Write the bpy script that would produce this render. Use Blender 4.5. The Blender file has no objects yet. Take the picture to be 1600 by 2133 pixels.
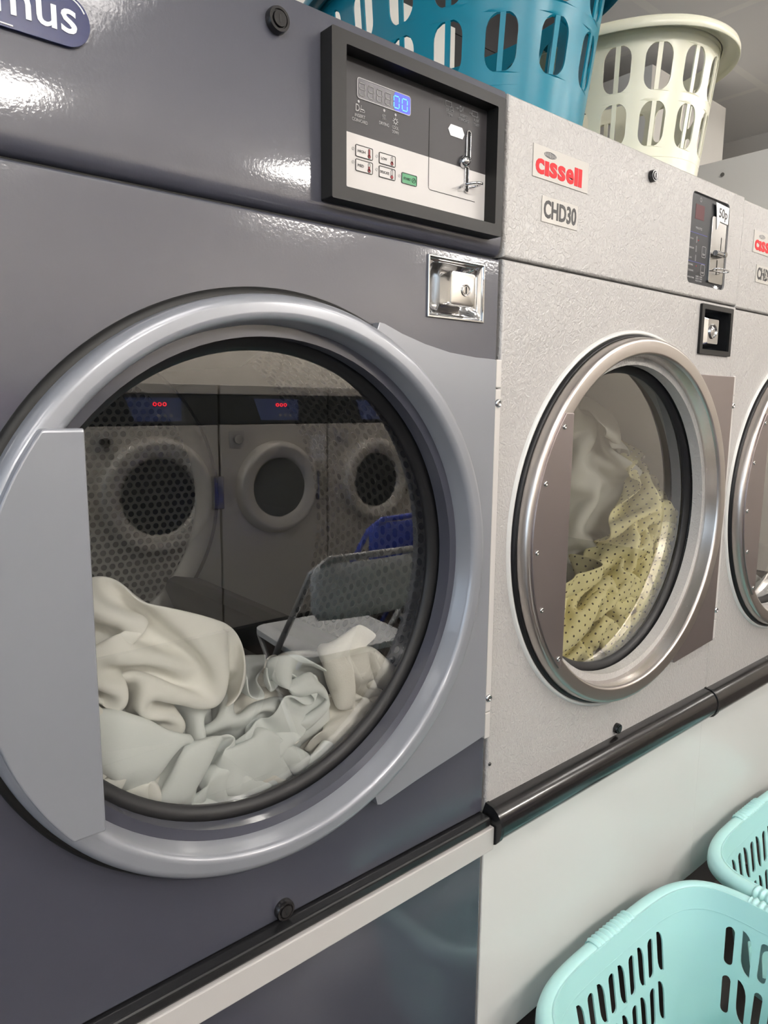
import bpy, math, random, base64, zlib
import numpy as np
from mathutils import Vector, Matrix
from mathutils.geometry import tessellate_polygon

SC = bpy.context.scene
COL = SC.collection
PI = math.pi

# ------------------------------------------------------------------ camera
def look(yaw, pitch, roll):
    cy, sy = math.cos(yaw), math.sin(yaw)
    f = Vector((sy*math.cos(pitch), cy*math.cos(pitch), -math.sin(pitch)))
    r = Vector((cy, -sy, 0)); u = r.cross(f)
    r2 = r*math.cos(roll)+u*math.sin(roll); u2 = -r*math.sin(roll)+u*math.cos(roll)
    return Matrix((r2, u2, -f)).transposed()
cam_d = bpy.data.cameras.new('camera'); cam = bpy.data.objects.new('camera', cam_d); COL.objects.link(cam)
cam.matrix_world = Matrix.Translation((0, -0.663, 1.23)) @ look(0.705522, 0.151854, 0.0088010).to_4x4()
cam_d.sensor_fit = 'VERTICAL'; cam_d.sensor_height = 36; cam_d.lens = 36*1482.98/2133
cam_d.clip_start = 0.02; cam_d.clip_end = 60
SC.camera = cam

# ------------------------------------------------------------------ world, exposure
w = bpy.data.worlds.new('world'); SC.world = w; w.use_nodes = True
w.node_tree.nodes['Background'].inputs[0].default_value = (0.9, 0.95, 1, 1)
w.node_tree.nodes['Background'].inputs[1].default_value = 0.05
SC.view_settings.view_transform = 'Standard'; SC.view_settings.look = 'None'
SC.view_settings.exposure = 0.0; SC.view_settings.gamma = 1.0
LAMP = 15.0            # brightness of the ceiling tubes
# ceiling lights: (x, y, along)
LAMPS = [(0.58, -2.42), (2.36, -2.60), (3.80, -2.72), (-1.2, -2.75), (-1.0, -1.0), (0.4, -1.0), (1.8, -1.0), (3.2, -1.0), (4.6, -1.0)]
WHERE = ['behind the camera, left of the middle washing machines', 'over the second steel washing machine', 'over the far steel washing machines', 'in the near left corner of the room',
 'over the aisle nearest the daylight window', 'right above the aisle beside the dark grey dryer', 'above the aisle and the folding chairs', 'above the aisle by the tall cabinet', 'at the far end of the aisle']
CEIL = 2.4

# ------------------------------------------------------------------ materials
MATS = {}
def mat(name, base, rough=0.5, metal=0.0, coat=0.0, coat_rough=0.08, bump=None, spec=0.5, emit=None, es=1.0, aniso=0, trans=0, sss=0):
    m = bpy.data.materials.new(name); m.use_nodes = True; nt = m.node_tree
    p = nt.nodes['Principled BSDF']
    p.inputs['Base Color'].default_value = (*base, 1)
    p.inputs['Roughness'].default_value = rough
    p.inputs['Metallic'].default_value = metal
    p.inputs['Coat Weight'].default_value = coat
    p.inputs['Coat Roughness'].default_value = coat_rough
    p.inputs['Specular IOR Level'].default_value = spec
    if aniso: p.inputs['Anisotropic'].default_value = aniso
    if sss:
        p.inputs['Subsurface Weight'].default_value = sss
        p.inputs['Subsurface Radius'].default_value = (0.02, 0.02, 0.015)
    if emit:
        p.inputs['Emission Color'].default_value = (*emit, 1); p.inputs['Emission Strength'].default_value = es
    if bump:
        kind, scale, strength, dist = bump
        tc = nt.nodes.new('ShaderNodeTexCoord')
        b = nt.nodes.new('ShaderNodeBump'); b.inputs['Strength'].default_value = strength; b.inputs['Distance'].default_value = dist
        if kind == 'noise':
            t = nt.nodes.new('ShaderNodeTexNoise'); t.inputs['Scale'].default_value = scale; t.inputs['Detail'].default_value = 3
            nt.links.new(tc.outputs['Object'], t.inputs['Vector']); nt.links.new(t.outputs['Fac'], b.inputs['Height'])
        elif kind == 'leather':
            t = nt.nodes.new('ShaderNodeTexNoise'); t.inputs['Scale'].default_value = scale; t.inputs['Detail'].default_value = 2.5; t.inputs['Distortion'].default_value = 1.2
            r = nt.nodes.new('ShaderNodeValToRGB'); r.color_ramp.elements[0].position = .40; r.color_ramp.elements[1].position = .60
            nt.links.new(tc.outputs['Object'], t.inputs['Vector']); nt.links.new(t.outputs['Fac'], r.inputs[0]); nt.links.new(r.outputs[0], b.inputs['Height'])
        nt.links.new(b.outputs['Normal'], p.inputs['Normal'])
        if coat: nt.links.new(b.outputs['Normal'], p.inputs['Coat Normal'])
    MATS[name] = m
    return m

def dots(nt, vec_out, pitch, radius):
    """hexagonal dots: returns a socket that is 1 inside a dot"""
    N = nt.nodes.new; L = nt.links.new
    s = N('ShaderNodeVectorMath'); s.operation = 'MULTIPLY'; s.inputs[1].default_value = (1/pitch, 1/(pitch*1.7320508), 0)
    L(vec_out, s.inputs[0])
    ds = []
    for off in (0, .5):
        a = N('ShaderNodeVectorMath'); a.operation = 'ADD'; a.inputs[1].default_value = (off, off, 0); L(s.outputs[0], a.inputs[0])
        f = N('ShaderNodeVectorMath'); f.operation = 'FRACTION'; L(a.outputs[0], f.inputs[0])
        c = N('ShaderNodeVectorMath'); c.operation = 'SUBTRACT'; c.inputs[1].default_value = (.5, .5, 0); L(f.outputs[0], c.inputs[0])
        k = N('ShaderNodeVectorMath'); k.operation = 'MULTIPLY'; k.inputs[1].default_value = (1, 1.7320508, 0); L(c.outputs[0], k.inputs[0])
        l = N('ShaderNodeVectorMath'); l.operation = 'LENGTH'; L(k.outputs[0], l.inputs[0]); ds.append(l.outputs['Value'])
    mn = N('ShaderNodeMath'); mn.operation = 'MINIMUM'; L(ds[0], mn.inputs[0]); L(ds[1], mn.inputs[1])
    lt = N('ShaderNodeMapRange'); lt.inputs[1].default_value = radius/pitch*1.08; lt.inputs[2].default_value = radius/pitch*.92; lt.inputs[3].default_value = 0; lt.inputs[4].default_value = 1
    L(mn.outputs[0], lt.inputs[0])
    return lt.outputs[0]

def mat_perforated(name, metal_col, pitch, radius, rough=.4):
    m = mat(name, metal_col, rough, .6)
    nt = m.node_tree; p = nt.nodes['Principled BSDF']
    uv = nt.nodes.new('ShaderNodeUVMap')
    d = dots(nt, uv.outputs[0], pitch, radius)
    mx = nt.nodes.new('ShaderNodeMix'); mx.data_type = 'RGBA'; mx.inputs[6].default_value = (*metal_col, 1); mx.inputs[7].default_value = (.006, .006, .006, 1)
    nt.links.new(d, mx.inputs[0]); nt.links.new(mx.outputs[2], p.inputs['Base Color'])
    i = nt.nodes.new('ShaderNodeMath'); i.operation = 'MULTIPLY_ADD'; i.inputs[1].default_value = -.6; i.inputs[2].default_value = .6
    nt.links.new(d, i.inputs[0]); nt.links.new(i.outputs[0], p.inputs['Metallic'])
    b = nt.nodes.new('ShaderNodeBump'); b.inputs['Distance'].default_value = .002; b.invert = True
    nt.links.new(d, b.inputs['Height']); nt.links.new(b.outputs[0], p.inputs['Normal'])
    return m

def mat_dotted_cloth(name, col, dotcol, pitch, radius):
    m = mat(name, col, .85, 0)
    nt = m.node_tree; p = nt.nodes['Principled BSDF']
    uv = nt.nodes.new('ShaderNodeUVMap')
    d = dots(nt, uv.outputs[0], pitch, radius)
    mx = nt.nodes.new('ShaderNodeMix'); mx.data_type = 'RGBA'; mx.inputs[6].default_value = (*col, 1); mx.inputs[7].default_value = (*dotcol, 1)
    nt.links.new(d, mx.inputs[0]); nt.links.new(mx.outputs[2], p.inputs['Base Color'])
    return m

def mat_glass(name, tint, k=2.0):
    m = bpy.data.materials.new(name); m.use_nodes = True; nt = m.node_tree; nt.nodes.clear()
    o = nt.nodes.new('ShaderNodeOutputMaterial'); g = nt.nodes.new('ShaderNodeBsdfGlossy'); t = nt.nodes.new('ShaderNodeBsdfTransparent')
    g.inputs['Roughness'].default_value = 0.0; g.inputs['Color'].default_value = (1, 1, 1, 1)
    t.inputs['Color'].default_value = (*tint, 1)
    f = nt.nodes.new('ShaderNodeFresnel'); f.inputs[0].default_value = 1.52
    k_ = nt.nodes.new('ShaderNodeMath'); k_.operation = 'MULTIPLY'; k_.inputs[1].default_value = k; k_.use_clamp = True
    mx = nt.nodes.new('ShaderNodeMixShader')
    nt.links.new(f.outputs[0], k_.inputs[0]); nt.links.new(k_.outputs[0], mx.inputs[0])
    nt.links.new(t.outputs[0], mx.inputs[1]); nt.links.new(g.outputs[0], mx.inputs[2]); nt.links.new(mx.outputs[0], o.inputs[0])
    MATS[name] = m; return m

def mat_brushed(name, col, rough=.28, sc=(1, 1, 1)):
    m = mat(name, col, rough, 1.0)
    nt = m.node_tree; p = nt.nodes['Principled BSDF']
    tc = nt.nodes.new('ShaderNodeTexCoord'); mp = nt.nodes.new('ShaderNodeMapping'); mp.inputs['Scale'].default_value = sc
    n = nt.nodes.new('ShaderNodeTexNoise'); n.inputs['Scale'].default_value = 60; n.inputs['Detail'].default_value = 4
    r = nt.nodes.new('ShaderNodeMapRange'); r.inputs[3].default_value = rough*.8; r.inputs[4].default_value = rough*1.3
    nt.links.new(tc.outputs['UV'], mp.inputs[0]); nt.links.new(mp.outputs[0], n.inputs['Vector']); nt.links.new(n.outputs['Fac'], r.inputs[0]); nt.links.new(r.outputs[0], p.inputs['Roughness'])
    b = nt.nodes.new('ShaderNodeBump'); b.inputs['Strength'].default_value = .035; b.inputs['Distance'].default_value = .0003
    nt.links.new(n.outputs['Fac'], b.inputs['Height']); nt.links.new(b.outputs[0], p.inputs['Normal'])
    return m

def mat_tiles(name, col, line, size, width, rough=.6, bumpy=0):
    m = mat(name, col, rough)
    nt = m.node_tree; p = nt.nodes['Principled BSDF']
    tc = nt.nodes.new('ShaderNodeTexCoord')
    mp = nt.nodes.new('ShaderNodeMapping'); mp.inputs['Location'].default_value = (.26, .035, 0); mp.inputs['Scale'].default_value = (1/size, 1/size, 0)
    nt.links.new(tc.outputs['Object'], mp.inputs[0])
    f = nt.nodes.new('ShaderNodeVectorMath'); f.operation = 'FRACTION'; nt.links.new(mp.outputs[0], f.inputs[0])
    sp = nt.nodes.new('ShaderNodeSeparateXYZ'); nt.links.new(f.outputs[0], sp.inputs[0])
    c = []
    for i in (0, 1):
        a = nt.nodes.new('ShaderNodeMath'); a.operation = 'LESS_THAN'; a.inputs[1].default_value = width/size; nt.links.new(sp.outputs[i], a.inputs[0]); c.append(a)
    mm = nt.nodes.new('ShaderNodeMath'); mm.operation = 'MAXIMUM'; nt.links.new(c[0].outputs[0], mm.inputs[0]); nt.links.new(c[1].outputs[0], mm.inputs[1])
    mx = nt.nodes.new('ShaderNodeMix'); mx.data_type = 'RGBA'; mx.inputs[6].default_value = (*col, 1); mx.inputs[7].default_value = (*line, 1)
    nt.links.new(mm.outputs[0], mx.inputs[0]); nt.links.new(mx.outputs[2], p.inputs['Base Color'])
    return m

mat('grey_paint', (.042, .044, .060), .46, .0, spec=.4, coat=1.0, coat_rough=.08, bump=('noise', 260, .12, .0007))
mat('silver_paint', (.235, .243, .268), .33, .25, coat=.5, coat_rough=.12, bump=('noise', 420, .06, .0004))
mat('white_paint', (.375, .362, .350), .32, 0, bump=('leather', 130, .42, .0012), spec=.55)
mat('white_smooth', (.60, .60, .58), .28, 0, bump=('noise', 60, .05, .001))
mat('light_metal', (.54, .52, .50), .38, .2)
mat('black_rubber', (.008, .008, .009), .42, spec=.3)
mat('black_plastic', (.012, .012, .013), .22)
mat('black_gloss', (.008, .007, .0075), .22, coat=.25)
mat('bezel', (.010, .0095, .009), .45, spec=.28)
mat('panel_dark', (.034, .032, .034), .42, spec=.25)
mat('panel_black', (.014, .015, .018), .35, spec=.28)
mat('panel_light', (.50, .48, .465), .42, spec=.3)
mat('chrome', (.62, .62, .63), .07, 1.0)
mat('chrome_soft', (.50, .49, .47), .22, 1.0)
mat('steel_plain', (.48, .44, .42), .34, 1.0)
mat('purple_steel', (.31, .27, .265), .36, .9)
mat('drum_metal', (.30, .30, .285), .5, .35)
mat('dark_void', (.006, .006, .006), .7)
mat('lifter', (.014, .0135, .013), .45, .1)
mat('blue_badge', (.006, .012, .075), .25, coat=.35, spec=.3)
mat('white_print', (.8, .8, .8), .5)
mat('grey_print', (.34, .33, .33), .5)
mat('dim_print', (.16, .16, .165), .5)
mat('black_print', (.015, .015, .017), .5)
mat('red_print', (.56, .015, .022), .5, spec=.2)
mat('dark_red', (.22, .015, .02), .5)
mat('blue_print', (.05, .06, .35), .5)
mat('label_plate', (.43, .41, .375), .35, bump=('noise', 900, .15, .0003))
mat('green_button', (.015, .20, .07), .4)
mat('paper', (.86, .84, .82), .8)
mat('display_off', (.075, .07, .08), .25)
mat('display_blue', (.0, .02, .4), .3, emit=(.0, .012, 1.0), es=.85)
mat('segment_off', (.13, .13, .125), .4)
mat('segment_on', (.05, .3, .9), .3, emit=(.02, .28, 1.0), es=1.5)
mat('red_window', (.06, .003, .007), .3, spec=.2)
mat('red_led', (.3, 0, 0), .4, emit=(1.0, .02, .04), es=6.0)
mat('teal_plastic', (.003, .17, .25), .30, spec=.35, sss=.05)
mat('cream_plastic', (.72, .71, .58), .28, sss=.3)
mat('mint_plastic', (.42, .70, .69), .33, sss=.15)
mat('white_cloth', (.93, .915, .86), .9, bump=('noise', 700, .15, .0006))
mat('pale_cloth', (.87, .90, .88), .9, bump=('noise', 700, .15, .0006))
mat('cream_cloth', (.92, .89, .82), .9, bump=('noise', 500, .3, .001))
mat('terry_cloth', (.90, .87, .79), .95, bump=('noise', 420, .9, .003))
mat('grey_cloth', (.45, .45, .43), .95, bump=('noise', 400, .8, .002))
mat('greygreen_cloth', (.55, .55, .50), .9)
mat_dotted_cloth('dotted_cloth', (.88, .82, .46), (.06, .045, .03), .0165, .0021)
mat_perforated('perforated', (.30, .30, .28), .0175, .0060)
mat_glass('door_glass', (.97, .98, .975), 3.1)
mat_brushed('brushed_steel', (.60, .56, .53), .24, (.6, 6, 1))
mat_brushed('brushed_ring', (.56, .52, .49), .30, (1, 60, 1))
mat('washer_steel', (.72, .68, .62), .40, .3)
mat('washer_dark', (.03, .035, .04), .3)
mat('washer_blue', (.10, .14, .34), .4)
mat('wall_paint', (.62, .58, .52), .8)
mat('wall_dark', (.035, .034, .036), .8)
mat('duct_paint', (.72, .70, .66), .6)
mat('beige_wall', (.60, .57, .53), .8)
mat_tiles('ceiling_tile', (.86, .85, .84), (.92, .91, .88), .61, .028, .9)
mat_tiles('floor_tile', (.05, .04, .037), (.012, .010, .010), .4, .004, .25)
mat('daylight', (.8, .85, .9), .3, emit=(.62, .80, 1.0), es=3.0)
mat('lamp_tray', (.8, .8, .8), .5)
mat('lamp_tube', (1, 1, 1), .5, emit=(1.0, .95, .90), es=LAMP)
mat('boosted_lamp_tube', (1, 1, 1), .5, emit=(1.0, .95, .89), es=LAMP*5.2)  # extra glow added to the tubes over the washers, to brighten laundry in the drums
mat('chair_white', (.85, .87, .87), .4)
mat('chair_blue', (.05, .09, .55), .4)
mat('chair_leg', (.5, .5, .5), .35, .6)

# ------------------------------------------------------------------ mesh helpers
class MB:
    def __init__(s): s.v = []; s.f = []; s.uv = None
    def quad(s, a, b, c, d):
        k = len(s.v); s.v += [a, b, c, d]; s.f.append((k, k+1, k+2, k+3)); return s
    def box(s, x0, x1, y0, y1, z0, z1):
        k = len(s.v)
        s.v += [(x, y, z) for z in (z0, z1) for y in (y0, y1) for x in (x0, x1)]
        s.f += [tuple(k+i for i in q) for q in ((0, 2, 3, 1), (4, 5, 7, 6), (0, 1, 5, 4), (2, 6, 7, 3), (0, 4, 6, 2), (1, 3, 7, 5))]
        return s
    def prism(s, poly, y0, y1, holes=()):
        """polygon in x-z (with holes), from the front y0 to the back y1"""
        loops = [list(poly)]+[list(h) for h in holes]
        tri = tessellate_polygon([[Vector((p[0], p[1], 0)) for p in l] for l in loops])
        flat = [p for l in loops for p in l]; k = len(s.v); n = len(flat)
        s.v += [(p[0], y0, p[1]) for p in flat]+[(p[0], y1, p[1]) for p in flat]
        for t in tri:
            a, b, c = [Vector((flat[i][0], flat[i][1])) for i in t]
            ccw = (b-a).cross(c-a) > 0
            t = t if ccw else (t[0], t[2], t[1])
            s.f.append(tuple(k+i for i in t)); s.f.append(tuple(k+n+i for i in reversed(t)))
        b0 = 0
        for l in loops:
            m = len(l)
            for i in range(m):
                a, b = k+b0+i, k+b0+(i+1) % m
                s.f.append((a, a+n, b+n, b))
            b0 += m
        return s
    def lathe(s, prof, cx, cz, n=128, closed=False, a0=0, a1=2*PI):
        """profile of (radius, y) turned about the y axis through (cx, cz)"""
        k = len(s.v); m = len(prof); full = abs(a1-a0-2*PI) < 1e-6
        cols = n if full else n+1
        for i in range(cols):
            a = a0+(a1-a0)*i/n
            s.v += [(cx+r*math.cos(a), y, cz+r*math.sin(a)) for r, y in prof]
        for i in range(n):
            i2 = (i+1) % cols
            for j in range(m if closed else m-1):
                j2 = (j+1) % m
                s.f.append((k+i*m+j, k+i*m+j2, k+i2*m+j2, k+i2*m+j))
        return s
    def tube(s, pts, r, n=8, cap=True, closed=False):
        pts = [Vector(p) for p in pts]; k = len(s.v); m = len(pts)
        up = None
        for i, p in enumerate(pts):
            if closed: d = pts[(i+1) % m]-pts[i-1]
            else: d = pts[min(i+1, m-1)]-pts[max(i-1, 0)]
            d.normalize()
            if up is None:
                up = Vector((0, 0, 1)) if abs(d.z) < .9 else Vector((1, 0, 0))
            x = d.cross(up).normalized(); up = x.cross(d).normalized()
            for j in range(n):
                a = 2*PI*j/n; s.v.append(tuple(p+x*(r*math.cos(a))+up*(r*math.sin(a))))
        for i in range(m if closed else m-1):
            i2 = (i+1) % m
            for j in range(n):
                s.f.append((k+i*n+j, k+i*n+(j+1) % n, k+i2*n+(j+1) % n, k+i2*n+j))
        if cap and not closed:
            s.f.append(tuple(k+j for j in reversed(range(n)))); s.f.append(tuple(k+(m-1)*n+j for j in range(n)))
        return s
    def disc(s, cx, cz, r, y0, y1, n=32):
        return s.prism([(cx+r*math.cos(2*PI*i/n), cz+r*math.sin(2*PI*i/n)) for i in range(n)], y0, y1)
    def ring(s, cx, cz, r0, r1, y0, y1, n=48):
        return s.lathe([(r0, y0), (r1, y0), (r1, y1), (r0, y1)], cx, cz, n, closed=True)

def obj(name, mb, m, parent=None, smooth=False, bevel=0, seg=2, autosmooth=None, solid=0, sub=0, weld=False):
    me = bpy.data.meshes.new(name); me.from_pydata([tuple(v) for v in mb.v], [], mb.f)
    if mb.uv is not None:
        l = me.uv_layers.new(name='UVMap')
        for poly in me.polygons:
            for li in poly.loop_indices: l.data[li].uv = mb.uv[me.loops[li].vertex_index]
    me.materials.append(MATS[m])
    if bevel or autosmooth or smooth or weld:
        import bmesh
        b = bmesh.new(); b.from_mesh(me); bmesh.ops.recalc_face_normals(b, faces=b.faces[:])
        if bevel or weld: bmesh.ops.remove_doubles(b, verts=b.verts[:], dist=1e-6 if bevel else 2e-5)
        if autosmooth:
            for e in b.edges:
                if len(e.link_faces) == 2 and e.calc_face_angle(0) > autosmooth: e.smooth = False
        if weld and solid:
            bmesh.ops.recalc_face_normals(b, faces=b.faces[:]); bmesh.ops.solidify(b, geom=b.faces[:], thickness=solid); solid = 0
            for e in b.edges:
                if len(e.link_faces) == 2 and e.calc_face_angle(0) > .6: e.smooth = False
        b.to_mesh(me); b.free()
    for p in me.polygons: p.use_smooth = bool(smooth or autosmooth)
    me.update()
    o = bpy.data.objects.new(name, me); COL.objects.link(o)
    if parent: o.parent = parent
    if solid:
        q = o.modifiers.new('solid', 'SOLIDIFY'); q.thickness = solid; q.offset = 0
    if bevel:
        q = o.modifiers.new('bevel', 'BEVEL'); q.width = bevel; q.segments = seg; q.limit_method = 'ANGLE'; q.angle_limit = .6; q.harden_normals = False
        for p in me.polygons: p.use_smooth = False
    if sub:
        q = o.modifiers.new('sub', 'SUBSURF'); q.levels = sub; q.render_levels = sub
    return o

def tag(o, label=None, cat=None, group=None, kind=None):
    if label: o['label'] = label
    if cat: o['category'] = cat
    if group: o['group'] = group
    if kind: o['kind'] = kind
    return o
def thing(name, label, cat, loc=(0, 0, 0), rz=0, group=None):
    o = bpy.data.objects.new(name, None); COL.objects.link(o); o.location = loc; o.rotation_euler = (0, 0, rz); o.empty_display_size = .05
    return tag(o, label, cat, group)
def struct(name, mb, m, **k): return tag(obj(name, mb, m, **k), kind='structure')
def panel(x0, x1, z0, z1, y0, y1, r, holes=(), n=4):
    """sheet panel with rolled outer edges and cut-outs"""
    m = MB(); rings = [(r*(1-math.sin(i*PI/2/n)), y0+r*(1-math.cos(i*PI/2/n))) for i in range(n+1)]
    corner = lambda c: [(x0+c, z0+c), (x1-c, z0+c), (x1-c, z1-c), (x0+c, z1-c)]
    m.prism(corner(r), y0, y1, holes)
    for i in range(n):
        k = len(m.v)
        for c, y in (rings[i], rings[i+1]): m.v += [(x, y, z) for x, z in corner(c)]
        for j in range(4): m.f.append((k+j, k+4+j, k+4+(j+1) % 4, k+(j+1) % 4))
    k = len(m.v)
    for y in (y0+r, y1): m.v += [(x, y, z) for x, z in corner(0)]
    for j in range(4): m.f.append((k+j, k+4+j, k+4+(j+1) % 4, k+(j+1) % 4))
    return m
def rrect(x0, x1, z0, z1, r, n=5):
    o = []
    for cx, cz, a in ((x1-r, z1-r, 0), (x0+r, z1-r, PI/2), (x0+r, z0+r, PI), (x1-r, z0+r, 1.5*PI)):
        o += [(cx+r*math.cos(a+PI/2*i/n), cz+r*math.sin(a+PI/2*i/n)) for i in range(n+1)]
    return o
def circ(cx, cz, r, n=96): return [(cx+r*math.cos(2*PI*i/n), cz+r*math.sin(2*PI*i/n)) for i in range(n)]
def outline(mb, poly, wd, y0, y1):
    """thin closed line of width wd along a polygon"""
    n = len(poly); P = [Vector(p) for p in poly]; O = []; I = []
    for i in range(n):
        d = (P[(i+1) % n]-P[i-1]).normalized(); nn = Vector((d.y, -d.x))
        O.append(P[i]+nn*wd/2); I.append(P[i]-nn*wd/2)
    return mb.prism([tuple(p) for p in O], y0, y1, [[tuple(p) for p in I]])

_tc = {}
def text_mb(body, x0, x1, z0, z1, y, depth=.0004, bold=0, rot=0, mb=None, font_x=1):
    """lettering fitted into a box of the x-z plane, facing -y"""
    key = (body, bold)
    if key not in _tc:
        c = bpy.data.curves.new('t', 'FONT'); c.body = body; c.size = 1; c.offset = bold; c.resolution_u = 3
        c.extrude = .5
        o = bpy.data.objects.new('t', c); COL.objects.link(o)
        bpy.context.view_layer.update()
        me = bpy.data.meshes.new_from_object(o.evaluated_get(bpy.context.evaluated_depsgraph_get()))
        V = [tuple(v.co) for v in me.vertices]; F = [tuple(p.vertices) for p in me.polygons]
        bpy.data.objects.remove(o); bpy.data.curves.remove(c); bpy.data.meshes.remove(me)
        _tc[key] = (V, F)
    V, F = _tc[key]
    ax = min(v[0] for v in V); bx = max(v[0] for v in V); az = min(v[1] for v in V); bz = max(v[1] for v in V)
    mb = mb or MB(); k = len(mb.v)
    cx, cz = (x0+x1)/2, (z0+z1)/2; cr, sr = math.cos(rot), math.sin(rot)
    for v in V:
        px = (v[0]-ax)/(bx-ax)*(x1-x0)+x0-cx; pz = (v[1]-az)/(bz-az)*(z1-z0)+z0-cz
        mb.v.append((cx+px*cr-pz*sr, y-depth*(v[2]+.5), cz+px*sr+pz*cr))
    mb.f += [tuple(k+i for i in f) for f in F]
    return mb

# ------------------------------------------------------------------ the room
struct('floor', MB().quad((-3, -3.6, 0), (5.6, -3.6, 0), (5.6, 1.6, 0), (-3, 1.6, 0)), 'floor_tile')
struct('ceiling', MB().quad((-3, -3.6, CEIL), (-3, 1.6, CEIL), (5.6, 1.6, CEIL), (5.6, -3.6, CEIL)), 'ceiling_tile')
struct('wall_back', MB().box(-3, 5.6, 1.6, 1.7, 0, CEIL), 'wall_dark')
struct('wall_front', MB().box(-3, 5.6, -3.7, -3.6, 0, CEIL), 'wall_paint')
wl = MB()
wl.box(-3.1, -3, -3.6, 1.6, 0, .75).box(-3.1, -3, -3.6, 1.6, 2.15, CEIL).box(-3.1, -3, -3.6, -3.0, .75, 2.15).box(-3.1, -3, .2, 1.6, .75, 2.15)
struct('wall_left', wl, 'wall_paint')
win = struct('window_1', MB().box(-3.06, -3.04, -3.0, .2, .75, 2.15), 'daylight')
for yy in (-3.0, -1.95, -.88, .17): obj('window_frame', MB().box(-3.04, -2.99, yy, yy+.04, .75, 2.15), 'duct_paint', win)
struct('wall_right', MB().box(5.6, 5.7, -3.6, 1.6, 0, CEIL), 'wall_paint')
struct('trim_1', MB().box(3.38, 5.6, .02, 1.6, 0, CEIL), 'beige_wall')

def ceiling_light(x, y, i):
    t = thing('ceiling_light', 'square ceiling light with four tubes '+WHERE[i], 'ceiling light', (x, y, CEIL), 0, 'fluorescent ceiling lights above the aisle')
    m = MB().prism(rrect(-.30, .30, -.30, .30, .01), 0, .02)
    m.v = [(v[0]*.93, v[2]*.93, -.075+v[1]*.8) for v in m.v]
    obj('lamp_mount', MB().box(-.1, .1, -.1, .1, -.06, -.001), 'lamp_tray', t)
    obj('lamp_tray', m, 'lamp_tray', t)
    for k in range(4):
        obj('lamp_tube', MB().tube([(-.27, -.21+k*.14, -.10), (.27, -.21+k*.14, -.10)], .02, 10), 'boosted_lamp_tube' if y < -2 else 'lamp_tube', t, smooth=True)
for i, (x, y) in enumerate(LAMPS): ceiling_light(x, y, i)
# ------------------------------------------------------------------ tumble dryers
HZ = 1.026      # height of the door centre
W2 = .3555
TOP = 1.634; SEAM = 1.4265; LOWZ = .18

def add_drum(t, cx, perf='perforated'):
    R = .332; y0, ym, yb = .099, .40, .80
    for nm, a, b, mt in (('drum_shell', y0, ym, perf), ('drum_band', ym, yb, 'drum_metal')):
        m = MB(); m.uv = []
        n = 96; rows = 2
        for i in range(n+1):
            an = 2*PI*i/n
            for y in (a, b): m.v.append((cx+R*math.cos(an), y, HZ+R*math.sin(an))); m.uv.append((R*an, y))
        for i in range(n): m.f.append((2*i, 2*i+1, 2*i+3, 2*i+2))
        d = obj(nm, m, mt, t, smooth=True)
    m = MB(); m.uv = []
    rp = .285
    m.v.append((cx, yb, HZ)); m.uv.append((0, 0))
    for i in range(96):
        an = 2*PI*i/96; m.v.append((cx+rp*math.cos(an), yb, HZ+rp*math.sin(an))); m.uv.append((rp*math.cos(an), rp*math.sin(an)))
    for i in range(96): m.f.append((0, 1+i, 1+(i+1) % 96))
    obj('drum_back', m, perf, t)
    obj('drum_rim', MB().lathe([(rp, yb), (rp+.003, yb-.004), (R, yb-.004)], cx, HZ, 96), 'drum_metal', t, smooth=True)
    obj('drum_seam', MB().lathe([(R-.001, yb-.004), (R-.004, yb-.012), (R-.001, yb-.02)], cx, HZ, 96), 'dark_void', t, smooth=True)
    obj('throat', MB().lathe([(.2610, .0335), (.2640, .036), (.3330, .1005)], cx, HZ, 96), 'dark_void', t, smooth=True)
    for k, an in enumerate((-.72, -.72+2*PI/3, -.72+4*PI/3)):
        c, s = math.cos(an), math.sin(an); m = MB()
        prof = [(-.045, .0), (-.030, .035), (-.016, .068), (0, .078), (.016, .068), (.030, .035), (.045, .0)]
        ysl = [(.12, .75), (.16, 1), (.70, 1), (.775, .8)]
        for y, sc in ysl:
            for u, h in prof:
                r = R-h*sc-.001
                m.v.append((cx+r*c-u*s, y, HZ+r*s+u*c))
        q = len(prof)
        for i in range(len(ysl)-1):
            for j in range(q-1): m.f.append((i*q+j, i*q+j+1, (i+1)*q+j+1, (i+1)*q+j))
        m.f.append(tuple(range(q))); m.f.append(tuple((len(ysl)-1)*q+j for j in reversed(range(q))))
        obj('lifter', m, 'lifter', t, autosmooth=.9)

def lock(t, cx, cz, r=.0125, y=0, name='panel_lock'):
    l = obj(name, MB().lathe([(r, y), (r, y-.005), (r*.92, y-.0075), (r*.72, y-.0075), (r*.68, y-.006), (r*.62, y-.006), (r*.58, y-.0085), (.0001, y-.0085)], cx, cz, 32), 'black_gloss', t, autosmooth=.7)
    obj('keyhole', MB().prism(rrect(cx-.0009, cx+.0009, cz-.004, cz+.004, .0008), y-.0088, y-.0084), 'dark_void', l)

def door_glass(d, cx):
    obj('glass', MB().lathe([(.0001, .032), (.2605, .032)], cx, HZ, 96), 'door_glass', d)
    obj('gasket', MB().lathe([(.2815, .0300), (.2800, .0268), (.2775, .0246), (.2735, .0236), (.2690, .0242), (.2640, .0264), (.2600, .0302), (.2588, .0330), (.2600, .0370), (.2640, .040)], cx, HZ, 128), 'black_rubber', d, smooth=True)

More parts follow.
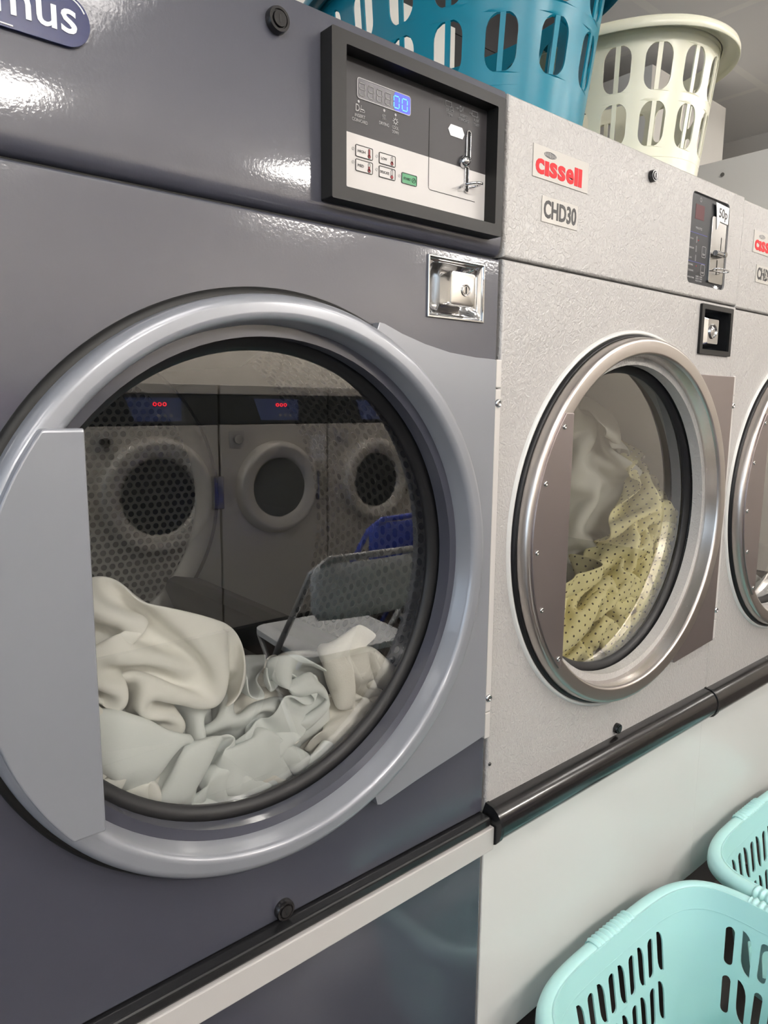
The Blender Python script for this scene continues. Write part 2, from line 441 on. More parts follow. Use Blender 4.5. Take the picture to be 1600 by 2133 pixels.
def segment_plate(cx, r, xr, zt, zb, n=40):
    """the part of a disc to the left of xr between zb and zt"""
    pts = []
    a0 = PI-math.asin((zt-HZ)/r); a1 = PI-math.asin((zb-HZ)/r)
    pts = [(cx+r*math.cos(a0+(a1-a0)*i/n), HZ+r*math.sin(a0+(a1-a0)*i/n)) for i in range(n+1)]
    return pts+[(xr, zb), (xr, zt)]

def cabinet(t, x0, x1, m, top_z):
    b = MB()
    y0, y1, z0 = .021, 1.02, LOWZ
    X0, X1 = x0+.002, x1-.002
    b.quad((X0, y0, z0), (X0, y1, z0), (X0, y1, top_z), (X0, y0, top_z))
    b.quad((X1, y0, z0), (X1, y0, top_z), (X1, y1, top_z), (X1, y1, z0))
    b.quad((X0, y0, top_z), (X0, y1, top_z), (X1, y1, top_z), (X1, y0, top_z))
    b.quad((X0, y1, z0), (X1, y1, z0), (X1, y1, top_z), (X0, y1, top_z))
    b.quad((X0, y0, z0), (X1, y0, z0), (X1, y1, z0), (X0, y1, z0))
    obj('cabinet', b, m, t)
    obj('plinth', MB().box(x0+.01, x1-.01, .06, .98, 0, LOWZ-.001), 'black_plastic', t)

def hinge(t, x, mt):
    for z0, z1 in ((.7435, .783), (.785, 1.250), (1.252, 1.2895)):
        obj('hinge_leaf', MB().box(x-.0055, x+.0055, -.0125, -.001, z0, z1), mt, t, bevel=.0012)
    for z in (.806, 1.231):
        s = obj('hinge_screw', MB().lathe([(.006, -.0125), (.0055, -.0148), (.003, -.0162), (.0025, -.0150), (.0001, -.0150)], x, z, 20), 'chrome', t, smooth=True)

# ---------------- the dark grey dryer
def grey_dryer():
    x0, x1 = .0565, .7675; cx = .411
    t = thing('tumble_dryer', 'dark grey coin operated tumble dryer with silver door ring and blue lit display', 'tumble dryer', (cx, .5, 0))
    off = Matrix.Translation((-cx, -.5, 0))
    kids_before = set(bpy.data.objects)
    cabinet(t, x0, x1, 'grey_paint', TOP-.003)
    # header panel with a rolled lower edge
    prof = [(TOP, .02), (TOP, .003), (TOP-.001, .0008), (TOP-.003, 0), (1.4475, 0), (1.441, .0006), (1.435, .0022), (1.4305, .0048), (1.4278, .008), (1.4265, .013), (1.4265, .022)]
    m = MB(); xs = [x0+.0006, x1-.0006]
    for x in xs: m.v += [(x, y, z) for z, y in prof]
    n = len(prof)
    for j in range(n-1): m.f.append((j, j+1, n+j+1, n+j))
    m.f.append(tuple(range(n))); m.f.append(tuple(n+j for j in reversed(range(n))))
    obj('header_panel', m, 'grey_paint', t, autosmooth=.7)
    obj('seam_strip', MB().box(x0+.003, x1-.003, .012, .02, 1.4215, 1.4275), 'dark_void', t)
    # front panel with the round opening
    fp = panel(x0+.0008, x1-.0008, .6175, 1.4225, 0, .02, .0038, [circ(cx, HZ, .272), [(.6330, 1.3385), (.7335, 1.3385), (.7335, 1.4105), (.6330, 1.4105)]])
    obj('front_panel', fp, 'grey_paint', t, autosmooth=.5)
    obj('lower_panel', MB().box(x0+.0008, x1-.0008, 0, .02, LOWZ, .5625), 'grey_paint', t, bevel=.0025, seg=2)
    # rail: dark upper strip and pale brushed band
    obj('rail_strip', MB().prism([(x0, .6005), (x1, .6005), (x1, .6165), (x0, .6165)], -.0175, .01), 'black_plastic', t, bevel=.004, seg=3)
    obj('rail_band', MB().box(x0, x1+.0035, -.021, .01, .5635, .6), 'light_metal', t, bevel=.0015)
    # door
    d = obj('door', MB().lathe([(.3135, -.006), (.3132, -.0175), (.3122, -.0225), (.3100, -.0262), (.3070, -.0284), (.3040, -.0293), (.3030, -.0294), (.2945, -.0300), (.2935, -.0300), (.2905, -.0292), (.2880, -.0270), (.2866, -.0235), (.2860, -.0180), (.2856, -.0165), (.2806, .0265), (.2800, .0290)], cx, HZ, 160), 'silver_paint', t, smooth=True)
    tag(d, 'silver painted round door ring')
    obj('door_seal', MB().lathe([(.3215, .0005), (.3212, -.0035), (.3185, -.0062), (.3150, -.0075), (.3110, -.0075)], cx, HZ, 160), 'bezel', d, smooth=True)
    door_glass(d, cx)
    pl = segment_plate(cx, .3055, .1985, 1.2068, .8385)
    h = obj('handle', MB().prism(pl, -.0405, -.026), 'silver_paint', d, bevel=.0022, seg=3)
    # hinge side wing plate
    ar = lambda a: (cx+.3115*math.cos(a), HZ+.3115*math.sin(a))
    a_t = math.atan2(1.3185-HZ, .5435-cx); a_b = math.atan2(.7245-HZ, .5475-cx)
    inner = [ar(a_b+(a_t-a_b)*i/40) for i in range(41)]
    top = [(.5440, 1.3225), (.5520, 1.3215), (.5800, 1.3120), (.6180, 1.3020), (.6620, 1.2940), (.7100, 1.2902), (.7480, 1.2893), (.7510, 1.2870)]
    bot = [(.7505, .7500), (.7280, .7462), (.6900, .7400), (.6480, .7335), (.6100, .7270), (.5700, .7192), (.5530, .7165), (.5470, .7185)]
    obj('wing_plate', MB().prism(inner[::-1]+bot[::-1]+top[::-1], -.0135, -.0015), 'silver_paint', d, bevel=.0016, seg=2)
    hinge(t, .7575, 'light_metal')
    add_drum(t, cx)
    # latch: recessed chrome pan with a square knob and key barrel
    lx0, lx1, lz0, lz1 = .6315, .7350, 1.3368, 1.4120
    la = obj('latch', MB().prism([(lx0, lz0), (lx1, lz0), (lx1, lz1), (lx0, lz1)], -.0028, .001, [[(lx0+.0025, lz0+.0025), (lx1-.0025, lz0+.0025), (lx1-.0025, lz1-.0025), (lx0+.0025, lz1-.0025)]]), 'chrome', t, bevel=.0006)
    m = MB(); A = rrect(lx0+.002, lx1-.002, lz0+.002, lz1-.002, .001, 4)
    ccx, ccz = (lx0+lx1)/2, (lz0+lz1)/2
    rings = []
    for y, sx, sz, r in ((-.002, .0493, .0350, .001), (.0012, .0485, .0342, .0015), (.0018, .0455, .0320, .008), (.005, .0430, .0300, .010), (.012, .0390, .0265, .011), (.0165, .034, .0225, .011), (.018, .026, .017, .008)):
        rings.append([(x, y, z) for x, z in rrect(ccx-sx, ccx+sx, ccz-sz, ccz+sz, r, 4)])
    k = len(rings[0])
    for rg in rings: m.v += rg
    for i in range(len(rings)-1):
        for j in range(k): m.f.append((i*k+j, i*k+(j+1) % k, (i+1)*k+(j+1) % k, (i+1)*k+j))
    m.f.append(tuple((len(rings)-1)*k+j for j in range(k)))
    obj('latch_pan', m, 'chrome', la, smooth=True)
    m = MB(); rings = []
    kx, kz = .6915, 1.3755
    for y, sx, sz, r in ((.018, .0200, .0195, .004), (.004, .0225, .0210, .004), (-.002, .0232, .0215, .004), (-.0048, .0222, .0205, .004), (-.0056, .0195, .0180, .003)):
        rings.append([(x, y, z) for x, z in rrect(kx-sx, kx+sx, kz-sz, kz+sz, r, 4)])
    for rg in rings: m.v += rg
    for i in range(len(rings)-1):
        for j in range(k): m.f.append((i*k+j, i*k+(j+1) % k, (i+1)*k+(j+1) % k, (i+1)*k+j))
    m.f.append(tuple((len(rings)-1)*k+j for j in range(k)))
    obj('latch_knob', m, 'chrome_soft', la, autosmooth=.8)
    obj('key_barrel', MB().lathe([(.0078, -.0056), (.0078, -.0072), (.0066, -.0072), (.0062, -.0058), (.0052, -.0066), (.0001, -.0066)], kx+.0035, kz-.001, 28), 'chrome', la, autosmooth=.6)
    obj('key_slot', MB().prism(rrect(kx+.0026, kx+.0044, kz-.0055, kz+.0035, .0008), -.0070, -.0064), 'dark_void', la)
    lock(t, .4176, 1.605, .0125); lock(t, .4113, .6308, .0125)
    # badge
    bz = 1.5400
    b = obj('badge', MB().prism(rrect(.094, .2325, bz-.0205, bz+.0205, .0200, 10), -.0035, 0), 'blue_badge', t, bevel=.0012, seg=3)
    tag(b, 'dark blue pill shaped badge with white lettering')
    obj('badge_lettering', text_mb('primus', .1165, .2215, bz-.0195+.0005, bz+.0150, -.0036, .0006, .008), 'white_print', b)
    ln = MB(); up = rrect(.0965, .2300, bz-.0182, bz+.0182, .018, 10)
    q = [p for p in up[3:12]] + [(.16, bz+.0182)]
    ln.tube([(x, -.0038, z) for x, z in q], .0006, 6)
    ln.tube([(.100+i*.009, -.0038, bz-.0168-.0002*i+.00) for i in range(9)], .0006, 6)
    obj('badge_line', ln, 'white_print', b)
    # control panel
    c = obj('control_panel', MB().prism(rrect(.4715, .7440, 1.4450, 1.6130, .002), -.0205, -.0002, [rrect(.4905, .7310, 1.4595, 1.6000, .0015)]), 'bezel', t, bevel=.0022, seg=3)
    Y = -.0012
    obj('panel_face', MB().box(.4900, .7360, Y, .001, 1.5233, 1.6030), 'panel_dark', c)
    f2 = obj('panel_face', MB().box(.4900, .7360, Y, .001, 1.4580, 1.52325), 'panel_light', c); tag(f2, 'pale grey lower face')
    Y -= .0002
    obj('display', MB().prism(rrect(.5195, .5982, 1.5612, 1.5818, .003), Y-.0002, Y), 'display_off', c)
    obj('display_border', outline(MB(), rrect(.5195, .5982, 1.5612, 1.5818, .003), .0009, Y-.0006, Y), 'grey_print', c)
    obj('display_backlight', MB().prism(rrect(.5735, .5977, 1.5618, 1.5812, .0025), Y-.0004, Y), 'display_blue', c)
    def seg7(m, x, z, w, h, segs, y, th=.0011):
        s = .0024
        P = {'a': ((x, z+h), (x+w, z+h)), 'g': ((x, z+h/2), (x+w, z+h/2)), 'd': ((x, z), (x+w, z)), 'f': ((x, z+h/2), (x, z+h)), 'e': ((x, z), (x, z+h/2)), 'b': ((x+w, z+h/2), (x+w, z+h)), 'c': ((x+w, z), (x+w, z+h/2))}
        for q in segs:
            (a, b), (c_, d_) = P[q]; g = .0007; lean = .0006
            if b == d_: m.box(a+g, c_-g, y-.0002, y, b-th/2, b+th/2)
            else: m.box(a-th/2, a+th/2, y-.0002, y, b+g, d_-g)
    for i in range(6):
        m = MB(); lit = i > 3
        seg7(m, .5222+i*.0126, 1.5645, .0078, .0125, 'abcdef' if lit else 'abcdefg', Y-.0005)
        o = obj('digit', m, 'segment_on' if lit else 'segment_off', c)
        if lit: tag(o, 'lit blue zero')
    # printed symbols and words, dark half
    def words(items, mt, name='lettering', par=c):
        m = MB()
        for body, x, z, h, wch in items:
            w_ = wch*len(body)*h
            text_mb(body, x-w_/2, x+w_/2, z-h/2, z+h/2, Y, .0003, .004, mb=m)
        return obj(name, m, mt, par)
    words([('D/', .5215, 1.5508, .0075, .55), ('INSERT', .5235, 1.5430, .0034, .72), ('COIN/CARD', .5235, 1.5380, .0034, .72), ('DRYING', .5585, 1.5432, .0034, .72), ('COOL', .5755, 1.5432, .0034, .72), ('DOWN', .5755, 1.5384, .0034, .72)], 'grey_print')
    words([('SELECT', .6640, 1.5835, .0030, .72), ('TEMP', .6640, 1.5788, .0030, .72), ('INSERT', .6880, 1.5835, .0030, .72), ('COIN/CARD', .6880, 1.5788, .0030, .66), ('PUSH', .7110, 1.5835, .0030, .72), ('START', .7110, 1.5788, .0030, .72), ('D/', .6840, 1.5905, .0065, .55)], 'dim_print')
    for x, z in ((.5215, 1.5575), (.5585, 1.5575), (.5755, 1.5570)): obj('indicator', MB().disc(x, z, .0015, Y-.0003, Y, 14), 'grey_print', c)
    m = MB()
    outline(m, circ(.5755, 1.5500, .0024, 8), .0008, Y-.0003, Y)
    for a in range(8): m.disc(.5755+.0036*math.cos(a*PI/4), 1.5500+.0036*math.sin(a*PI/4), .0006, Y-.0003, Y, 6)
    obj('snowflake_symbol', m, 'grey_print', c); m = MB()
    for k in range(3):
        m.tube([(.5565+k*.002+.0006*math.sin(q*1.5), Y-.0001, 1.5478+q*.0011) for q in range(6)], .0003, 4)
    obj('heat_symbol', m, 'grey_print', c); m = MB()
    outline(m, rrect(.5240, .5300, 1.5478, 1.5500, .0008), .0005, Y-.0003, Y)
    m.box(.5235, .5290, Y-.0003, Y, 1.5503, 1.5508)
    obj('card_symbol', m, 'grey_print', c)
    m = MB()
    for x in (.6620, .7090):
        m = MB(); outline(m, rrect(x-.006, x+.004, 1.5880, 1.5935, .0005), .0005, Y-.0003, Y); outline(m, circ(x+.0045, 1.5868, .0022, 10), .0005, Y-.0003, Y)
        obj('press_symbol', m, 'dim_print', c)
    for x in (.6755, .7005): obj('arrow_symbol', MB().box(x-.0025, x+.0025, Y-.0003, Y, 1.5895, 1.5901).prism([(x+.001, 1.5882), (x+.0035, 1.5898), (x+.001, 1.5914)], Y-.0003, Y), 'dim_print', c)
    # buttons
    def button(x, z, w_, h_, body, mt, lvl):
        b = obj('button', MB().prism(rrect(x, x+w_, z, z+h_, .0013), Y-.0003, Y), mt, c)
        m = MB(); outline(m, rrect(x, x+w_, z, z+h_, .0013), .0006, Y-.0008, Y)
        if lvl is None: outline(m, circ(x+w_-.0048, z+h_/2, .0027, 14), .0004, Y-.0008, Y); m.box(x+w_-.0051, x+w_-.0045, Y-.0008, Y, z+h_/2-.001, z+h_/2+.0012)
        wl = {'HIGH': .0105, 'MED': .0085, 'LOW': .0085, 'DELICATE': .0138, 'START': .0112}[body]
        text_mb(body, x+.0015 if len(body) > 5 else x+.003, (x+.0015 if len(body) > 5 else x+.003)+wl, z+h_/2-.0014, z+h_/2+.0014, Y-.0004, .0003, 0, mb=m)
        obj('button_print', m, 'black_print' if lvl is None else 'bezel', b)
        if lvl is not None:
            tx = x+w_-.0050; m = MB(); outline(m, rrect(tx-.0012, tx+.0012, z+.0038, z+h_-.0012, .0011, 4), .0005, Y-.0006, Y); outline(m, circ(tx, z+.0030, .0020, 12), .0005, Y-.0006, Y)
            obj('thermometer', m, 'bezel', b)
            m = MB().disc(tx, z+.0030, .0018, Y-.0009, Y, 12)
            if lvl > 0: m.box(tx-.001, tx+.001, Y-.0009, Y, z+.003, z+.004+(h_-.0055)*lvl)
            obj('thermometer_fill', m, 'dark_red', b)
    button(.5175, 1.5005, .0242, .0120, 'HIGH', 'panel_light', 1.0)
    button(.5175, 1.4855, .0242, .0120, 'MED', 'panel_light', .5)
    button(.5514, 1.5002, .0242, .0115, 'LOW', 'panel_light', .2)
    button(.5514, 1.4855, .0242, .0118, 'DELICATE', 'panel_light', 0)
    button(.5860, 1.4856, .0238, .0115, 'START', 'green_button', None)
    for x, z in ((.5140, 1.5075), (.5140, 1.4935), (.5480, 1.5065), (.5480, 1.4925), (.5825, 1.4925)): obj('indicator', outline(MB(), circ(x, z, .0014, 12), .0006, Y-.0003, Y), 'grey_print', c)
    ln = MB(); ln.box(.6293, .6299, Y-.0003, Y, 1.4900, 1.5780); ln.box(.6330, .7120, Y-.0003, Y, 1.4862, 1.4868); ln.tube([(.6296+.0035-.0035*math.cos(a*.314), Y-.0001, 1.49+.0000-.0035*math.sin(a*.314)) for a in range(6)], .0003, 4)
    obj('coin_plate_line', ln, 'bezel', c)
    obj('sticker', MB().prism([(.6612, 1.5630), (.6655, 1.5690), (.6855, 1.5690), (.6897, 1.5620), (.6865, 1.5560), (.6655, 1.5560)], Y-.0004, Y), 'paper', c)
    cs = obj('coin_slide', MB().lathe([(.0075, Y), (.0072, Y-.004), (.0052, Y-.0075), (.0025, Y-.009), (.0001, Y-.0094)], .6890, 1.5300, 24), 'chrome', c, smooth=True)
    m = MB(); outline(m, rrect(.6937, .7005, 1.5320, 1.5680, .0032, 6), .0014, Y-.002, Y); m.tube([(.6890, Y-.003, 1.530), (.6945, Y-.003, 1.531), (.6990, Y-.003, 1.536)], .0014, 8)
    outline(m, rrect(.6925, .6985, 1.4950, 1.5250, .002, 4), .0010, Y-.0015, Y)
    obj('slot_frame', m, 'chrome', cs, bevel=.0003)
    obj('coin_slot', MB().prism(rrect(.6950, .6992, 1.5345, 1.5660, .002), Y-.0006, Y).prism(rrect(.6932, .6978, 1.4955, 1.5245, .002), Y-.0006, Y), 'dark_void', cs)
    m = MB().tube([(.6945+.0135*math.cos(a*2*PI/20), Y-.010+.0125*math.sin(a*2*PI/20), 1.5015+.002*math.cos(a*2*PI/20)) for a in range(20)], .0016, 8, closed=True)
    obj('return_ring', m, 'chrome', cs, smooth=True)
    for o in set(bpy.data.objects)-kids_before:
        if o.parent is t and o.type == 'MESH': o.data.transform(off)
        elif o.type == 'MESH': o.data.transform(off)
    return t
grey_dryer()

# ---------------- the white dryers
def white_dryer(cx, label, yo=0, zo=0, worn=False):
    x0, x1 = cx-W2+.0006, cx+W2-.0006
    t = thing('tumble_dryer', label, 'tumble dryer', (cx, .5, 0), 0, 'white tumble dryers with steel doors in the row')
    before = set(bpy.data.objects)
    X = lambda v: cx+v-1.129
    cabinet(t, x0, x1, 'white_smooth', TOP-.003)
    obj('header_panel', panel(x0, x1, SEAM+.0012, TOP, 0, .02, .0045, [rrect(X(1.2775), X(1.4235), 1.4508, 1.6080, .010)]), 'white_paint', t, autosmooth=.5)
    obj('seam_strip', MB().box(x0+.003, x1-.003, .012, .02, SEAM-.003, SEAM+.003), 'dark_void', t)
    obj('front_panel', panel(x0, x1, .566, SEAM-.0014, 0, .02, .0045, [circ(cx, HZ, .272), rrect(X(1.3375), X(1.4600), 1.3300, 1.4160, .001)]), 'white_paint', t, autosmooth=.5)
    obj('lower_panel', MB().box(x0, x1, .002, .02, LOWZ, .5645), 'white_smooth', t, bevel=.002)
    # door
    d = obj('door', MB().lathe([(.3165, -.006), (.3165, -.0150), (.3160, -.0190), (.3150, -.0235), (.3135, -.0262), (.3115, -.0276), (.3095, -.0281), (.3088, -.0282), (.2920, -.0280), (.2912, -.0279), (.2895, -.0272), (.2880, -.0255), (.2872, -.0225)], cx, HZ, 160), 'brushed_ring', t, smooth=True)
    tag(d, 'brushed stainless steel round door')
    m = MB(); m.lathe([(.2872, -.0225), (.2864, -.018), (.2840, .0), (.2806, .0290)], cx, HZ, 160); m.uv = []
    for i in range(160):
        for y in (0, .3, .7, 1): m.uv.append((y*.3, i/160*4 if i < 80 else (160-i)/160*4))
    obj('door_cone', m, 'brushed_steel', d, smooth=True)
    obj('door_seal', MB().lathe([(.3215, -.0005), (.3212, -.0060), (.3190, -.0095), (.3170, -.0095), (.3160, -.0070), (.3130, -.0070)], cx, HZ, 160), 'black_rubber', d, smooth=True)
    obj('opening_rim', MB().lathe([(.3290, .0004), (.3270, -.0035), (.3245, -.0048), (.3220, -.0035), (.3212, .0004)], cx, HZ, 160), 'white_smooth', t, smooth=True)
    door_glass(d, cx)
    pl = segment_plate(cx, .3060, cx-.2195, HZ+.192, HZ-.205)
    h = obj('handle', MB().prism(pl, -.0310, -.0275), 'purple_steel', d, bevel=.0008)
    tag(h, 'dull purplish steel finger plate with rivets')
    for zz in (1.198, 1.116, 1.015, .925, .838):
        rr = math.sqrt(.3060**2-(zz-HZ)**2); xx = cx-rr+.0105
        obj('rivet', MB().lathe([(.0042, -.0310), (.0040, -.0325), (.0022, -.0335), (.0012, -.0318), (.0001, -.0318)], xx, zz, 16), 'chrome_soft', d, smooth=True)
    ar = lambda a: (cx+.314*math.cos(a), HZ+.314*math.sin(a))
    a_t = math.atan2(1.2885-HZ, .187); a_b = math.atan2(.7385-HZ, .160)
    inner = [ar(a_b+(a_t-a_b)*i/40) for i in range(41)]
    obj('wing_plate', MB().prism(inner[::-1]+[(cx+.176, .7300), (cx+.335, .7420), (cx+.336, .7450), (cx+.3395, 1.2850), (cx+.338, 1.2880), (cx+.185, 1.2885)], -.0150, -.002), 'purple_steel' if not worn else 'purple_steel', d, bevel=.0010)
    hinge(t, cx+.3450, 'light_metal')
    add_drum(t, cx, 'drum_metal')
    # latch in its dark frame
    a0, a1, b0, b1 = X(1.3345), X(1.4630), 1.3272, 1.4188
    la = obj('latch', MB().prism(rrect(a0, a1, b0, b1, .002), -.005, .001, [rrect(a0+.010, a1-.010, b0+.009, b1-.009, .001)]), 'bezel', t, bevel=.001)
    m = MB().box(a0+.009, a1-.009, .028, .030, b0+.008, b1-.008)
    m.box(a0+.009, a0+.0105, -.001, .03, b0+.008, b1-.008).box(a1-.0105, a1-.009, -.001, .03, b0+.008, b1-.008).box(a0+.009, a1-.009, -.001, .03, b0+.008, b0+.0095).box(a0+.009, a1-.009, -.001, .03, b1-.0095, b1-.008)
    obj('latch_pan', m, 'black_plastic', la)
    kx, kz = X(1.393), 1.372; m = MB(); rings = []
    for y, dx, sx, sz, r in ((.028, -.018, .036, .034, .002), (.008, .002, .0260, .0260, .003), (.003, .006, .0215, .0230, .003)):
        rings.append([(x, y, z) for x, z in rrect(kx+dx-sx, kx+dx+sx, kz-sz, kz+sz, r, 4)])
    k = len(rings[0])
    for rg in rings: m.v += rg
    for i in range(2):
        for j in range(k): m.f.append((i*k+j, i*k+(j+1) % k, (i+1)*k+(j+1) % k, (i+1)*k+j))
    m.f.append(tuple(2*k+j for j in range(k)))
    obj('latch_knob', m, 'chrome', la, autosmooth=.5)
    obj('key_barrel', MB().lathe([(.0140, .0035), (.0140, .0005), (.0120, .0002), (.0100, .0030), (.0045, .001), (.0001, .001)], kx+.005, kz, 28), 'chrome', la, autosmooth=.6)
    lock(t, cx+.0065, 1.6020, .0095, name='panel_lock'); lock(t, cx+.002, .6420, .0095, name='panel_lock')
    if not worn: obj('cabinet_screw', MB().lathe([(.003, 0), (.0026, -.0015), (.0001, -.002)], X(.7795), .690, 12), 'black_plastic', t, smooth=True)
    # bumper rail
    pr = [(.02, .5665), (-.006, .5665), (-.012, .5675), (-.0215, .5725), (-.0280, .5810), (-.0310, .5920), (-.0312, .6030), (-.0285, .6130), (-.0225, .6210), (-.0140, .6262), (-.004, .6280), (.0, .6280)]
    m = MB(); n = len(pr)
    for x in (cx-W2+.006, cx+W2-.006): m.v += [(x, y, z) for y, z in pr]
    for j in range(n-1): m.f.append((j, j+1, n+j+1, n+j))
    b = obj('bumper_rail', m, 'black_gloss', t, autosmooth=.8)
    for xa, xb in ((cx-W2-.0005, cx-W2+.0065), (cx+W2-.0065, cx+W2-.0005)):
        m = MB(); pc = [((y-.0015) if y < -.001 else y, z+(.0015 if z > .6 else -.0015)) for y, z in pr]
        for x in (xa, xb): m.v += [(x, y, z) for y, z in pc]
        for j in range(n-1): m.f.append((j, j+1, n+j+1, n+j))
        m.f.append(tuple(range(n))); m.f.append(tuple(n+j for j in reversed(range(n))))
        obj('rail_cap', m, 'black_plastic', b, autosmooth=.5)
    # name plates
    def plate(xa, xb, za, zb, name):
        p = obj(name, MB().prism([(xa, za), (xb, za), (xb, zb), (xa, zb)], -.0012, 0), 'label_plate', t, bevel=.0005)
        return p
    p = plate(X(.8275), X(.9585), 1.5418, 1.5846, 'name_plate')
    xx = X(.8330)
    for ch, wd, hh in (('c', .0195, .0195), ('\u0131', .0090, .0185), ('s', .0180, .0195), ('s', .0180, .0195), ('e', .0190, .0195), ('l', .0085, .0240), ('l', .0085, .0240)):
        obj('name_letter', text_mb(ch, xx, xx+wd, 1.5470, 1.5470+hh*1.05, -.0012, .0004, .034), 'red_print', p); xx += wd+.0014
    m = MB()
    def ell(ex, ez): return [(X(.8650)+ex*math.cos(2*PI*i/28), 1.5755+ez*math.sin(2*PI*i/28)) for i in range(28)]
    outline(m, ell(.0135, .0038), .0008, -.0016, -.0012); outline(m, ell(.0085, .0038), .0006, -.0016, -.0012); outline(m, ell(.0035, .0038), .0006, -.0016, -.0012)
    for zz in (-.0018, 0, .0018): m.box(X(.8650)-.0125+abs(zz)*1, X(.8650)+.0125-abs(zz), -.0016, -.0012, 1.5755+zz-.0004, 1.5755+zz+.0004)
    obj('globe_print', m, 'grey_print' if worn else 'dim_print', p)
    p = plate(X(.8508), X(.9362), 1.4858, 1.5205, 'model_plate')
    obj('model_lettering', text_mb('CHD30', X(.8550), X(.9325), 1.4915, 1.5160, -.0012, .0004, .028), 'black_print', p)
    if worn:
        m = MB(); rr = random.Random(2)
        for _ in range(26):
            a, b_ = X(.878)+rr.random()*.04, 1.4935+rr.random()*.02
            m.disc(a, b_, .0008+rr.random()*.0012, -.0019, -.0014, 7)
        obj('worn_patch', m, 'label_plate', p)
    # control panel
    Yc = .0035
    c = obj('control_panel', MB().prism(rrect(X(1.2765), X(1.4245), 1.4500, 1.6090, .010), Yc, Yc+.004), 'panel_black', t)
    y = Yc-.0003
    obj('time_window', MB().box(X(1.298), X(1.331), y, Yc, 1.5640, 1.5895), 'red_window', c)
    m = MB()
    text_mb('MINUTES', X(1.303), X(1.327), 1.5470, 1.5510, Yc, .0003, 0, mb=m)
    for body, zz, xx in (('HIGH', 1.5290, 1.2860), ('MEDIUM', 1.5130, 1.2845), ('LOW', 1.4960, 1.2870), ('DRYING', 1.4840, 1.2850), ('COOLING', 1.4740, 1.2850)):
        text_mb(body, X(xx), X(xx)+.0028*len(body), zz-.0015, zz+.0015, Yc, .0003, 0, mb=m)
    for body, zz in (('INSERT COINS', 1.4660), ('SELECT TEMP', 1.4620), ('PUSH START', 1.4580)):
        text_mb(body, X(1.3150), X(1.3400), zz-.0013, zz+.0013, Yc, .0003, 0, mb=m)
    text_mb('INSTRUCTIONS', X(1.2830), X(1.3090), 1.4607, 1.4633, Yc, .0003, 0, mb=m)
    outline(m, circ(X(1.3150), 1.5985, .0035, 16), .0006, y, Yc)
    for zz in (1.529, 1.513, 1.497): outline(m, rrect(X(1.3085), X(1.3110), zz-.005, zz+.005, .001), .0006, y, Yc)
    for zz, body in ((1.5110, 'TEMP'), (1.4790, 'START')):
        outline(m, rrect(X(1.3320), X(1.3470), zz-.0095, zz+.0095, .003), .0007, y, Yc)
        text_mb(body, X(1.3345), X(1.3445), zz-.006, zz-.003, Yc, .0003, 0, mb=m)
    obj('lettering', m, 'grey_print', c)
    for zz in (1.5395, 1.4895): obj('blue_line', MB().box(X(1.2830), X(1.3480), y, Yc, zz, zz+.0006), 'blue_print', c)
    for xx, zz in ((1.3160, 1.5285), (1.3145, 1.4835)): obj('red_light', MB().disc(X(xx), zz, .0010, y, Yc, 8), 'red_print', c)
    m = MB().prism([(X(1.3830), 1.4545), (X(1.4080), 1.4545), (X(1.3955), 1.4475+.003)], y-.0003, Yc).box(X(1.3900), X(1.4010), y-.0003, Yc, 1.4545, 1.4570)
    obj('arrow_print', m, 'white_print', c)
    cm = obj('coin_plate', MB().prism(rrect(X(1.3590), X(1.4160), 1.4600, 1.5780, .004), Yc-.003, Yc), 'chrome_soft', c, bevel=.0008)
    obj('coin_knob', MB().tube([(X(1.3640), Yc-.010, 1.5120), (X(1.4000), Yc-.010, 1.5120)], .0050, 12).tube([(X(1.396), Yc, 1.512), (X(1.396), Yc-.016, 1.512)], .005, 12), 'chrome', cm, autosmooth=.7)
    obj('coin_slot', MB().box(X(1.3870), X(1.3896), Yc-.0035, Yc, 1.4760, 1.5030).box(X(1.3985), X(1.3995), Yc-.0035, Yc, 1.515, 1.545), 'dark_void', cm)
    obj('return_ring', MB().tube([(X(1.3600)+.028-.028*math.cos(a*2*PI/20), Yc-.012+.009*math.sin(a*2*PI/20), 1.4820+.001*a/20) for a in range(20)], .0012, 8, closed=True), 'chrome', cm, smooth=True)
    if not worn:
        pp = obj('price_note', MB().prism([(X(1.3665), 1.6030), (X(1.4190), 1.6010), (X(1.4175), 1.5705), (X(1.3850), 1.5720), (X(1.3760), 1.5560), (X(1.3720), 1.5800)], Yc-.0045, Yc-.0035), 'paper', c)
        tag(pp, 'white paper note reading 50p')
        obj('price_lettering', text_mb('50p', X(1.3790), X(1.4125), 1.5735, 1.5955, Yc-.0045, .0003, .016), 'black_print', pp)
    off = Matrix.Translation((-cx, -.5+yo, zo))
    for o in set(bpy.data.objects)-before:
        if o.type == 'MESH': o.data.transform(off)
    return t
white_dryer(1.129, 'white coin operated tumble dryer beside the grey one with steel door and 50p note')
white_dryer(1.840, 'white tumble dryer at right edge of photo, its model plate worn', .0015, -.003, True)
